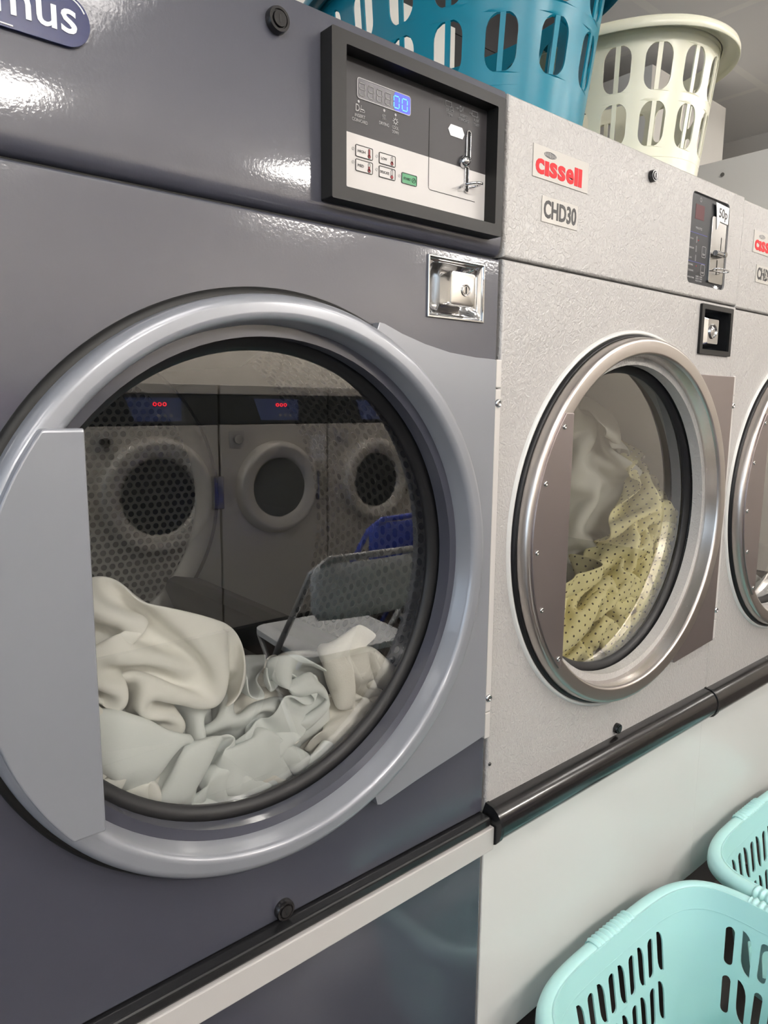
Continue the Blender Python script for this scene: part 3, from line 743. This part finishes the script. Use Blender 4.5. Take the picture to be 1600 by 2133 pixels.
# ------------------------------------------------------------------ laundry baskets
class Oval:
    """superellipse outline; u in 0..1 by arc length of a middle size"""
    def __init__(s, a, b, n=2.0):
        s.n = n; K = 720; pts = [s.pt(2*PI*i/K, a, b) for i in range(K+1)]
        L = [0]
        for i in range(K): L.append(L[-1]+math.dist(pts[i], pts[i+1]))
        s.L = L[-1]; s.tab = [l/s.L for l in L]; s.K = K
    def pt(s, t, a, b):
        c, q = math.cos(t), math.sin(t); k = (abs(c)**s.n+abs(q)**s.n)**(-1/s.n)
        return (a*k*c, b*k*q)
    def ang(s, u):
        u = u % 1.0; return 2*PI*float(np.interp(u, s.tab, np.arange(s.K+1)))/s.K
    def at(s, u, a, b, out=0):
        t = s.ang(u); p = s.pt(t, a, b)
        q0 = s.pt(t-.01, a, b); q1 = s.pt(t+.01, a, b); dx, dy = q1[0]-q0[0], q1[1]-q0[1]; l = math.hypot(dx, dy) or 1
        return (p[0]+dy/l*out, p[1]-dx/l*out)

def half_slots(w, h, bar):
    r = w/2; o = []
    for s in (-1, 1):
        P = [(s*bar/2, -h/2+.001), (s*bar/2, h/2-.001)]
        P += [(s*(bar/2+(r-bar/2)*math.sin(a*PI/12)), h/2-r+r*math.cos(a*PI/12)) for a in range(1, 7)]
        P += [(s*(bar/2+(r-bar/2)*math.cos(a*PI/12)), -h/2+r-r*math.sin(a*PI/12)) for a in range(0, 6)]
        o.append(P)
    return o
def leaf_slot(w, h):
    r = w*.95; P = []
    P += [(w/2, h/2)] + [(w/2-r*math.sin(a*PI/10)*1.0, h/2-r*1.6+r*1.6*math.cos(a*PI/10)) for a in range(1, 6)]
    P += [(-w/2, -h/2)] + [(-w/2+r*math.sin(a*PI/10), -h/2+r*1.6-r*1.6*math.cos(a*PI/10)) for a in range(1, 6)]
    return [[(max(-w/2, min(w/2, x)), z) for x, z in P]]
def stadium_slot(w, h):
    r = w/2
    return [[(r*math.cos(a*PI/6), h/2-r+r*math.sin(a*PI/6)) for a in range(7)]+[(r*math.cos(PI+a*PI/6), -h/2+r+r*math.sin(PI+a*PI/6)) for a in range(7)]]

def basket_wall(ov, size, H, rows, ncell, slotfn, margin, z0):
    """rows: (low, high) of every row of slots; size(t) gives the half axes at height fraction t"""
    m = MB(); cw = ov.L/ncell
    def P(s, z):
        a, b = size(z/H); x, y = ov.at(s/ov.L, a, b); return (x, y, z0+z)
    def patch(s0, s1, za, zb, ns, nz):
        if ns == 6:
            mg = margin*cw; patch(s0, s0+mg, za, zb, 1, nz); patch(s0+mg, s1-mg, za, zb, -6, nz); patch(s1-mg, s1, za, zb, 1, nz); return
        ns = abs(ns); k = len(m.v)
        for i in range(ns+1):
            for j in range(nz+1): m.v.append(P(s0+(s1-s0)*i/ns, za+(zb-za)*j/nz))
        for i in range(ns):
            for j in range(nz): q = k+i*(nz+1)+j; m.f.append((q, q+nz+1, q+nz+2, q+1))
    lv = [0]
    for a, b in rows: lv += [a, b]
    lv.append(H)
    for c in range(ncell):
        s0 = c*cw
        for j in range(len(lv)-1):
            za, zb = lv[j], lv[j+1]
            if j % 2 == 0: patch(s0, s0+cw, za, zb, 6, 4); continue
            sl = slotfn(c, j//2, zb-za-.003)
            if not sl: patch(s0, s0+cw, za, zb, 6, 6); continue
            mg = margin*cw
            patch(s0, s0+mg, za, zb, 1, 6); patch(s0+cw-mg, s0+cw, za, zb, 1, 6)
            A, B = s0+mg, s0+cw-mg; N = 6
            outer = [(A+(B-A)*i/N, za) for i in range(N)]+[(B, za+(zb-za)*i/6) for i in range(6)]+[(B-(B-A)*i/N, zb) for i in range(N)]+[(A, zb-(zb-za)*i/6) for i in range(6)]
            sc, zc = s0+cw/2, (za+zb)/2
            loops = [outer]+[[(sc+x, zc+z) for x, z in h] for h in sl]
            def area(l): return abs(sum(l[i][0]*l[(i+1) % len(l)][1]-l[(i+1) % len(l)][0]*l[i][1] for i in range(len(l))))/2
            want = area(loops[0])-sum(area(l) for l in loops[1:])
            for trial in range(12):
                if trial: loops = [loops[0]]+[l[3:]+l[:3] for l in loops[1:]]
                if trial == 6: loops = [loops[0]]+[l[::-1] for l in loops[1:]]
                tri = tessellate_polygon([[Vector(((p[0]-sc)*100, (p[1]-zc)*100+p[0]*.001, 0)) for p in l] for l in loops])
                fl = [p for l in loops for p in l]
                if abs(sum(area([fl[i] for i in t]) for t in tri)-want) < want*.002: break
            flat = [p for l in loops for p in l]; k = len(m.v)
            m.v += [P(*p) for p in flat]
            for t in tri:
                a, b, c_ = [Vector(flat[i]) for i in t]
                m.f.append(tuple(k+i for i in (t if (b-a).cross(c_-a) > 0 else (t[0], t[2], t[1]))))
    return m

def sweep(ov, ab, prof, z, N=160, u0=0, u1=1, ridge=None):
    """profile of (out, dz) carried round the outline"""
    m = MB(); full = u1-u0 >= .9999; cols = N if full else N+1; n = len(prof)
    for i in range(cols):
        u = u0+(u1-u0)*i/N
        g = ridge(i) if ridge else 0
        for o, dz in prof:
            x, y = ov.at(u, ab[0], ab[1], o+(g if o > .002 else 0)); m.v.append((x, y, z+dz+g))
    for i in range(N):
        i2 = (i+1) % cols
        for j in range(n-1): m.f.append((i*n+j, i*n+j+1, i2*n+j+1, i2*n+j))
    return m

def tall_basket(label, cx, cy, z, rz, mt, a, b, group=None):
    t = thing('laundry_basket', label, 'laundry basket', (cx, cy, z), rz, group)
    H = .272; ov = Oval(a*.93, b*.93, 2.15)
    size = lambda f: (a*(.86+.14*f), b*(.86+.14*f))
    def sl(c, r, h): return half_slots(.047, h, .008)
    m = basket_wall(ov, size, H, [(.069, .148), (.162, .243)], 18, sl, .11, 0)
    obj('basket_wall', m, mt, t, smooth=True, solid=.0028, weld=True)
    # base with its step
    obj('basket_base', sweep(ov, size(.12), [(-.14, .003), (-.014, .003), (-.008, .006), (-.005, .012), (-.0045, .048), (-.003, .0505), (.0015, .0515), (.003, .054)], 0), mt, t, autosmooth=.8)
    rp = [(-.001, -.016), (-.001, -.002), (.002, .001), (.012, .0025), (.024, .001), (.030, -.003), (.0325, -.010), (.0330, -.021), (.0310, -.0215), (.0300, -.011), (.026, -.005), (.012, -.0015), (.003, -.003), (.001, -.008)]
    obj('basket_rim', sweep(ov, (a, b), rp, H), mt, t, smooth=True)
    return t
tall_basket('tall teal plastic laundry basket on top of the dark grey dryer', .955, .303, TOP+.002, math.radians(90-1), 'teal_plastic', .300, .190)
tall_basket('tall cream plastic laundry basket on top of the white dryer', 1.378, .285, TOP+.002, math.radians(90), 'cream_plastic', .252, .172)

def low_basket(label, cx, cy, z, rz):
    t = thing('laundry_basket', label, 'laundry basket', (cx, cy, z), rz, 'mint laundry baskets on the floor')
    H = .285; a, b = .268, .178; ov = Oval(a*.92, b*.92, 4.2)
    size = lambda f: (a*(.80+.20*f), b*(.74+.26*f))
    n = 46; cw = ov.L/n
    def sl(c, r, h):
        x, y = ov.at((c+.5)/n, a, b)
        longside = abs(x) < .60*a and abs(y) > .9*b
        short = abs(y) < .55*b and abs(x) > .9*a
        if not (longside or short): return None
        return leaf_slot(.0205, h) if c % 2 else stadium_slot(.0170, h-.006)
    m = basket_wall(ov, size, H, [(.060, .140), (.150, .232)], n, sl, .10, 0)
    obj('basket_wall', m, 'mint_plastic', t, smooth=True, solid=.003, weld=True)
    k = MB(); N = 120
    k.v.append((0, 0, .004))
    for i in range(N): x, y = ov.at(i/N, *size(.0)); k.v.append((x, y, .004))
    for i in range(N): k.f.append((0, 1+i, 1+(i+1) % N))
    obj('basket_floor', k, 'mint_plastic', t, solid=.003)
    obj('basket_ledge', sweep(ov, size(.86), [(-.001, -.002), (-.0045, 0), (-.001, .002)], H*.86), 'mint_plastic', t, smooth=True)
    obj('basket_ledge', sweep(ov, size(.10), [(-.001, -.002), (-.006, .0), (-.001, .003)], H*.10), 'mint_plastic', t, smooth=True)
    rp = [(-.0015, -.014), (-.0015, -.003), (.002, .001), (.010, .0022), (.018, .0008), (.0235, -.004), (.0255, -.012), (.0260, -.026), (.0245, -.026), (.0235, -.012), (.020, -.006), (.011, -.003), (.003, -.004), (.001, -.010)]
    obj('basket_rim', sweep(ov, (a, b), rp, H), 'mint_plastic', t, smooth=True)
    for u in (.0, .25, .5, .75):
        hw = .055/ov.L
        rg = lambda i: .0016+.0016*math.sin(i*2*PI/8)
        obj('grip', sweep(ov, (a, b), [(q[0]-(.0004 if q[0] < 0 else 0), q[1]) for q in rp[:9]], H, 80, u-hw, u+hw, rg), 'mint_plastic', t, smooth=True)
    return t
low_basket('mint plastic laundry basket in the bottom right corner of the photo', 1.079, -.235, .0, 0)
low_basket('second mint laundry basket, partly cut off, right behind the first', 1.678, -.228, .0, 0)

# ------------------------------------------------------------------ things behind and above the row
tag(obj('trim_2', MB().box(-2.4, 1.42, .74, 1.02, TOP+.002, 2.18), 'duct_paint'), kind='structure')
tag(obj('trim_3', MB().box(-2.4, 2.06, .76, 1.02, 2.182, CEIL-.002).box(1.43, 2.06, .76, 1.02, TOP+.002, 2.18), 'wall_dark'), kind='structure')
tag(obj('trim_4', MB().box(2.30, 2.83, .70, .98, 1.951, 2.335), 'duct_paint'), kind='structure')
tc = thing('tall_cabinet', 'tall off-white metal cabinet side rising behind the far white dryer', 'cabinet', (2.62, .5, 0))
obj('cabinet_body', MB().box(-.419, .42, -.495, .5, 0, 1.948), 'duct_paint', tc, bevel=.003)
obj('cabinet_screw', MB().tube([(-.4195, -.108, 1.905), (-.4215, -.108, 1.905)], .006, 14), 'chrome_soft', tc)

# ------------------------------------------------------------------ the aisle: washers and chairs (seen mirrored in the door glass)
def washer(cx, label, r=.225):
    t = thing('washing_machine', label, 'washing machine', (cx, -2.8, 0), 0, 'steel washing machines along the opposite side')
    w_ = .315; y = .4
    obj('washer_body', MB().box(-w_, w_, -.4, y, .1, 1.12), 'washer_steel', t, bevel=.004)
    obj('plinth', MB().box(-w_, w_, -.4, y+.03, 0, .1), 'washer_dark', t)
    obj('control_fascia', MB().box(-w_, w_, -.4, y+.004, 1.122, 1.262), 'washer_dark', t, bevel=.004)
    obj('washer_lid', MB().box(-w_, w_, -.4, y+.01, 1.264, 1.31), 'washer_steel', t, bevel=.004)
    def rev(m): m.v = [(-x, -yy, z) for x, yy, z in m.v]; return m
    p = obj('control_panel', rev(MB().prism([(-.13, 1.14), (.09, 1.14), (.13, 1.245), (-.13, 1.245)], -y-.006, -y-.003)), 'washer_blue', t)
    m = MB()
    for k in range(3):
        m.ring(-.050+k*.023, 1.216, .0055, .0095, -y-.009, -y-.006, 8)
    obj('led_digits', rev(m), 'red_led', p)
    m = MB()
    for k in range(3): m.disc(-.08+k*.03, 1.165, .008, -y-.009, -y-.006, 12)
    obj('button', rev(m), 'light_metal', p)
    d = obj('washer_door', rev(MB().lathe([(r+.012, -y), (r+.010, -y-.02), (r+.002, -y-.040), (r*.96, -y-.050), (r*.90, -y-.051), (r*.74, -y-.040), (r*.70, -y-.036), (r*.66, -y-.020)], 0, .80, 64)), 'washer_steel', t, smooth=True)
    obj('washer_glass', rev(MB().lathe([(.0001, -y-.035), (r*.4, -y-.033), (r*.66, -y-.028)], 0, .80, 48)), 'washer_dark', d, smooth=True)
    obj('washer_handle', MB().box(r-.01, r+.05, y+.03, y+.06, .72, .88), 'chrome_soft', d, bevel=.006)
    obj('washer_lock', rev(MB().prism(rrect(.19, .27, 1.01, 1.09, .006), -y-.01, -y)), 'light_metal', t)
    obj('washer_knob', rev(MB().disc(.23, 1.05, .022, -y-.03, -y-.01, 20)), 'chrome', t)
    if r < .24:
        obj('notice', rev(MB().box(-.30, -.21, -y-.002, -y, .92, 1.06)), 'paper', t)
    return t
washer(.66, 'steel washing machine in the opposite row, farthest left in the reflection')
washer(1.30, 'steel washing machine with the largest door, left in the door reflection', .26)
washer(1.94, 'steel washing machine in the middle of the door reflection')
washer(2.58, 'steel washing machine right of the middle one, behind the folding chairs')
washer(3.22, 'steel washing machine, second from the far end of the opposite row')
washer(3.86, 'steel washing machine at the far end of the opposite row')
washer(.02, 'steel washing machine at the near end of the opposite row')

def folding_chair(label, x, y, rz, mt):
    t = thing('folding_chair', label, 'chair', (x, y, 0), rz, 'folding chairs in the aisle')
    s = MB().prism(rrect(-.21, .21, -.20, .20, .05), 0, .022); s.v = [(a, c+.0, .44-b) for a, b, c in s.v]
    obj('seat', s, mt, t, bevel=.004)
    m = MB(); N = 12
    for i in range(N+1):
        f = i/N*2-1
        for z in (.575, .605, .715, .75):
            m.v.append((f*(.215 if .59 < z < .74 else .19), -.25-.035*(1-f*f), z))
    for i in range(N):
        for j in range(3): q = i*4+j; m.f.append((q, q+4, q+5, q+1))
    obj('backrest', m, mt, t, smooth=True, solid=.008)
    fr = MB().tube([(-.225, .22, .012), (-.225, -.04, .43), (-.222, -.17, .60), (-.205, -.235, .72), (-.16, -.262, .762), (.16, -.262, .762), (.205, -.235, .72), (.222, -.17, .60), (.225, -.04, .43), (.225, .22, .012)], .011, 10)
    obj('frame', fr, mt if mt == 'chair_blue' else 'chair_leg', t, smooth=True)
    for sx in (-1, 1): obj('leg', MB().tube([(sx*.2, -.24, .012), (sx*.2, .16, .42)], .010, 8), 'chair_leg', t, smooth=True)
    obj('stretcher', MB().tube([(-.2, -.17, .08), (.2, -.17, .08)], .008, 8), 'chair_leg', t, smooth=True)
folding_chair('white folding chair standing in the aisle, mirrored in the glass door', 1.42, -1.22, math.radians(186), 'chair_white')
folding_chair('blue folding chair right behind the white folding chair', 1.98, -1.72, math.radians(176), 'chair_blue')
# ------------------------------------------------------------------ laundry: crumpled by a small particle cloth simulation
def crumple(S, R=.322, yF=.012, yB=.78, steps=260, sub=1, it=14, seed=3, g=(0,-2.5,-9.8), rad=.0105, dt=.012, drumspin=0, box=None, bend=.25, compress=.8, tilt=None, fric=.5, CP=.75, damp=.985):
    rnd=np.random.RandomState(seed)
    X=[];sh=[];edges=[]
    base=0; batches={}
    for si,s in enumerate(S):
        na,nb,d=s['n'][0],s['n'][1],s.get('d',.0115)
        A,B=np.meshgrid(np.arange(na),np.arange(nb),indexing='ij')
        u=(A-(na-1)/2)*d; t=(B-(nb-1)/2)*d
        rx,ry,rz=s.get('rot',rnd.uniform(-1,1,3))
        P=np.stack([u*s.get('su',.62),t*s.get('st',.62),.02*np.sin(u*40+si*2+t*13)+.02*np.sin(t*45+si+u*11)],-1)
        def rm(a,i):
            c,s_=math.cos(a),math.sin(a)
            M=np.eye(3); j,k=[(1,2),(2,0),(0,1)][i]; M[j,j]=c;M[k,k]=c;M[j,k]=-s_;M[k,j]=s_; return M
        M=rm(rz,2)@rm(ry,1)@rm(rx,0)
        P=P@M.T+np.array(s['c'])+rnd.normal(0,.0006,P.shape)
        X.append(P.reshape(-1,3)); idx=base+A*nb+B
        def add(key,a,b,l,k):
            batches.setdefault(key,[[],[],[],[]]); q=batches[key]; q[0].append(a.ravel());q[1].append(b.ravel());q[2].append(np.full(a.size,l));q[3].append(np.full(a.size,k))
        for par in (0,1):
            add(('h',par),idx[par:-1:2,:],idx[par+1::2,:],d,1.)
            add(('v',par),idx[:,par:-1:2],idx[:,par+1::2],d,1.)
            add(('s1',par),idx[par:-1:2,:-1],idx[par+1::2,1:],d*1.4142,.35)
            add(('s2',par),idx[par:-1:2,1:],idx[par+1::2,:-1],d*1.4142,.35)
        for par in range(4):
            a=idx[par::4][:]; 
            rows=np.arange(par,na-2,4)
            add(('bh',par),idx[rows],idx[rows+2],2*d,bend*s.get('bend',1))
            cols=np.arange(par,nb-2,4)
            add(('bv',par),idx[:,cols],idx[:,cols+2],2*d,bend*s.get('bend',1))
        sh.append((base,na,nb)); base+=na*nb
    X=np.concatenate(X); n=len(X); V=np.zeros_like(X)
    B_=[[np.concatenate(z) for z in q] for q in batches.values()]
    # adjacency exclusion: same sheet grid distance<=2
    sid=np.zeros(n,int);ga=np.zeros(n,int);gb=np.zeros(n,int)
    for k,(b0,na,nb) in enumerate(sh):
        ii=np.arange(na*nb); sid[b0:b0+na*nb]=k; ga[b0:b0+na*nb]=ii//nb; gb[b0:b0+na*nb]=ii%nb
    g=np.array(g,float)
    def pairs(X):
        h=rad*1.25
        c=np.floor(X/h).astype(np.int64)+1000
        key=(c[:,0]*4096+c[:,1])*4096+c[:,2]
        o=np.argsort(key,kind='stable'); ks=key[o]
        I=[];J=[]
        offs=[(a,b,e) for a in (-1,0,1) for b in (-1,0,1) for e in (-1,0,1) if (a,b,e)>=(0,0,0)]
        for a,b,e in offs:
            k2=key+ (a*4096+b)*4096+e
            lo=np.searchsorted(ks,k2,'left'); hi=np.searchsorted(ks,k2,'right')
            cnt=hi-lo; m=cnt.max() if len(cnt) else 0
            for q in range(m):
                w=np.nonzero(cnt>q)[0]; j=o[lo[w]+q]
                if (a,b,e)==(0,0,0): kk=w<j
                else: kk=w!=j
                w=w[kk]; j=j[kk]; I.append(w); J.append(j)
        I=np.concatenate(I);J=np.concatenate(J)
        dd=X[I]-X[J]; ok=(dd**2).sum(1)<h*h
        I=I[ok];J=J[ok]
        same=(sid[I]==sid[J])&(np.abs(ga[I]-ga[J])<=1)&(np.abs(gb[I]-gb[J])<=1)
        return I[~same],J[~same]
    for st in range(steps):
        V=V*damp+g*dt; sp=np.linalg.norm(V,axis=1,keepdims=True); V*=np.minimum(1,1.2/np.maximum(sp,1e-9))
        Xo=X.copy(); X=X+V*dt
        I,J=pairs(X)
        for k in range(it):
            for a,b,l,kk in B_:
                d=X[a]-X[b]; L=np.linalg.norm(d,axis=1)+1e-9
                cc=(L-l)/L*.5*kk
                # soft in compression for bending batches
                d*=cc[:,None]; X[a]-=d; X[b]+=d
            if len(I):
                d=X[I]-X[J]; L=np.linalg.norm(d,axis=1)+1e-9
                w=np.clip(rad-L,0,None)/L*.5
                d*=w[:,None]
                cnt=np.bincount(I,weights=w>0,minlength=n)+np.bincount(J,weights=w>0,minlength=n)
                sc=1/np.maximum(cnt,1)**CP
                for ax in range(3):
                    X[:,ax]+=(np.bincount(I,weights=d[:,ax],minlength=n)-np.bincount(J,weights=d[:,ax],minlength=n))*sc
            r=np.hypot(X[:,0],X[:,2]); o=r>R; s_=np.where(o,R/np.maximum(r,1e-9),1); X[:,0]*=s_; X[:,2]*=s_
            # glass bowl: front
            X[:,1]=np.clip(X[:,1],yF,yB)
        V=(X-Xo)/dt
        r=np.hypot(X[:,0],X[:,2]); touch=(r>R-.003)|(X[:,1]<yF+.002)
        V[touch]*=fric
        if len(I):
            # contact friction: average velocities
            dd=X[I]-X[J]; c_=(dd**2).sum(1)<(rad*1.05)**2; a=I[c_];b=J[c_]
            dv=(V[a]-V[b])*.3; cnt=np.maximum(np.bincount(a,minlength=n)+np.bincount(b,minlength=n),1)
            for ax in range(3): V[:,ax]-=(np.bincount(a,weights=dv[:,ax],minlength=n)-np.bincount(b,weights=dv[:,ax],minlength=n))/cnt
    return [X[b0:b0+na*nb].reshape(na,nb,3) for b0,na,nb in sh]
CL = {}
S=[dict(c=(.02,.50,-.22),n=(40,34)),dict(c=(.12,.30,-.24),n=(46,40)),dict(c=(-.12,.30,-.20),n=(46,40)),
 dict(c=(-.03,.08,-.28),n=(44,32)),dict(c=(.10,.07,-.25),n=(44,34)),
 dict(c=(.03,.36,-.15),n=(46,40)),
 dict(c=(.0,.24,-.17),n=(46,42)),
 dict(c=(-.2,.22,-.14),n=(50,44)),
 dict(c=(.12,.24,-.18),n=(44,36)),
 dict(c=(.02,.11,-.15),n=(62,56),rot=(.5,.2,.15)),
 dict(c=(.14,.09,-.20),n=(54,46),rot=(.6,-.5,.4)),
 dict(c=(-.23,.05,-.13),n=(52,66),rot=(1.4,.5,.1),su=.4,st=.55),
 dict(c=(-.2,.36,-.02),n=(46,38)),
 dict(c=(.04,.30,-.08),n=(38,34)),
 ]
o=crumple(S,steps=95,it=12,seed=3,g=(-.9,-1.3,-2.2),bend=.2,damp=.97,rad=.0102)

for i, a in enumerate(o): CL['w%d' % i] = a
S=[dict(c=(.02,.34,-.24),n=(44,40)),dict(c=(.12,.24,-.20),n=(50,44)),dict(c=(-.06,.04,-.27),n=(40,24)),
 dict(c=(.08,.07,-.16),n=(66,60),rot=(1.0,-.2,.25),su=.75,st=.7),
 dict(c=(.22,.12,-.04),n=(64,58),rot=(.9,-.9,.5),su=.75,st=.75),
 dict(c=(.05,.30,-.10),n=(46,40)),
 ]
o=crumple(S,steps=48,it=12,seed=7,g=(1.9,-1.3,-1.6),bend=.12,damp=.97,rad=.0102)
G=[dict(c=(.12,.17,.05),n=(40,54),rot=(1.3,.35,-.5),su=.6,st=.8)]
q=crumple(G,steps=12,it=12,seed=4,g=(.3,-.4,-2.),bend=.5,damp=.97,rad=.0102)

for i, a in enumerate(o+q): CL['y%d' % i] = a
# ------------------------------------------------------------------ laundry
def cloth(name, label, cat, key, m, cx, group=None, mirror=False, sub=2, thick=.0035, iters=2, offset=(0, 0, 0), pitch=.011, sc=1.0):
    d = CL[key]*sc; na, nb = d.shape[:2]
    if mirror: d = d*np.array([-1, 1, 1])
    c = d.reshape(-1, 3).mean(0); z0 = d[..., 2].min()
    base = np.array([c[0], c[1], z0])
    v = (d.reshape(-1, 3)-base)
    mb = MB(); mb.v = [tuple(p) for p in v]; mb.uv = [(i*pitch, j*pitch) for i in range(na) for j in range(nb)]
    mb.f = [(i*nb+j, (i+1)*nb+j, (i+1)*nb+j+1, i*nb+j+1) for i in range(na-1) for j in range(nb-1)]
    o = obj(name, mb, m, None)
    for p in o.data.polygons: p.use_smooth = True
    a = o.modifiers.new('smooth', 'SMOOTH'); a.iterations = iters; a.factor = .5
    b = o.modifiers.new('solid', 'SOLIDIFY'); b.thickness = thick; b.offset = 0
    e = o.modifiers.new('sub', 'SUBSURF'); e.levels = 1; e.render_levels = sub
    o.location = (cx+base[0]+offset[0], .04+base[1]+offset[1], HZ+base[2]+offset[2])
    return tag(o, label, cat, group)
G, D, F = .411, 1.129, 1.840

W = [
 ('cloth_towel', 'pale towel buried at the back of the grey dryer laundry', 'towel', 'w0', 'cream_cloth'),
 ('cloth_towel', 'cream towel low at the right side of the grey dryer drum', 'towel', 'w1', 'cream_cloth'),
 ('cloth_towel', 'terry towel low at the left side of the grey dryer drum', 'towel', 'w2', 'terry_cloth'),
 ('white_sock', 'ribbed white terry sock against the bottom of the grey dryer window', 'sock', 'w3', 'terry_cloth'),
 ('cotton_sleeve', 'pale cotton sleeve at the bottom right of the grey dryer window', 'clothing', 'w4', 'pale_cloth'),
 ('cotton_shirt', 'pale cotton shirt behind the pile in the grey dryer', 'shirt', 'w5', 'pale_cloth'),
 ('cotton_shirt', 'pale green-white shirt in the middle of the grey dryer pile', 'shirt', 'w6', 'pale_cloth'),
 ('cotton_sheet', 'creamy sheet behind the pillowcase in the grey dryer', 'sheet', 'w7', 'cream_cloth'),
 ('cotton_sheet', 'cream sheet behind the right hand shirt in the grey dryer', 'sheet', 'w8', 'cream_cloth'),
 ('cotton_shirt', 'large pale shirt at the centre front of the grey dryer pile', 'shirt', 'w9', 'pale_cloth'),
 ('cotton_shirt', 'off-white shirt at the right front of the grey dryer pile', 'shirt', 'w10', 'cream_cloth'),
 ('pillowcase', 'white pillowcase piled highest at the left of the grey dryer window', 'pillowcase', 'w11', 'white_cloth'),
 ('grey_towel', 'grey towel lying highest at the back left of the grey dryer drum', 'towel', 'w12', 'grey_cloth'),
 ('cotton_shirt', 'small pale shirt on top of the grey dryer pile toward the right', 'shirt', 'w13', 'pale_cloth'),
]
for nm, lb, ct, k, mt in W: cloth(nm, lb, ct, k, mt, G, 'laundry in the grey dryer')
Y = [
 ('dotted_sheet', 'yellow dotted sheet lowest at the back of the white dryer drum', 'sheet', 'y0', 'dotted_cloth'),
 ('dotted_sheet', 'yellow dotted sheet under the others in the white dryer', 'sheet', 'y1', 'dotted_cloth'),
 ('white_cloth', 'white cloth at the bottom left of the white dryer window', 'cloth', 'y2', 'cream_cloth'),
 ('dotted_sheet', 'yellow dotted sheet at the bottom front of the white dryer window', 'sheet', 'y3', 'dotted_cloth'),
 ('dotted_sheet', 'yellow dotted sheet climbing the right side of the white dryer drum', 'sheet', 'y4', 'dotted_cloth'),
 ('dotted_sheet', 'yellow dotted sheet at the back left in the white dryer', 'sheet', 'y5', 'dotted_cloth'),
 ('grey_cover', 'grey-green cloth tumbling above the yellow sheets in the white dryer', 'cloth', 'y6', 'greygreen_cloth'),
]
for nm, lb, ct, k, mt in Y: cloth(nm, lb, ct, k, mt, D, 'laundry in the middle white dryer')
cloth('white_sheet', 'greyish white sheet inside the dryer at the right edge', 'sheet', 'y6', 'pale_cloth', F, None, mirror=True, offset=(-.02, .02, -.02))
cloth('white_sheet', 'crumpled white sheet at the bottom of the right edge dryer', 'sheet', 'w9', 'pale_cloth', F, None, mirror=False, offset=(-.05, .01, -.01))
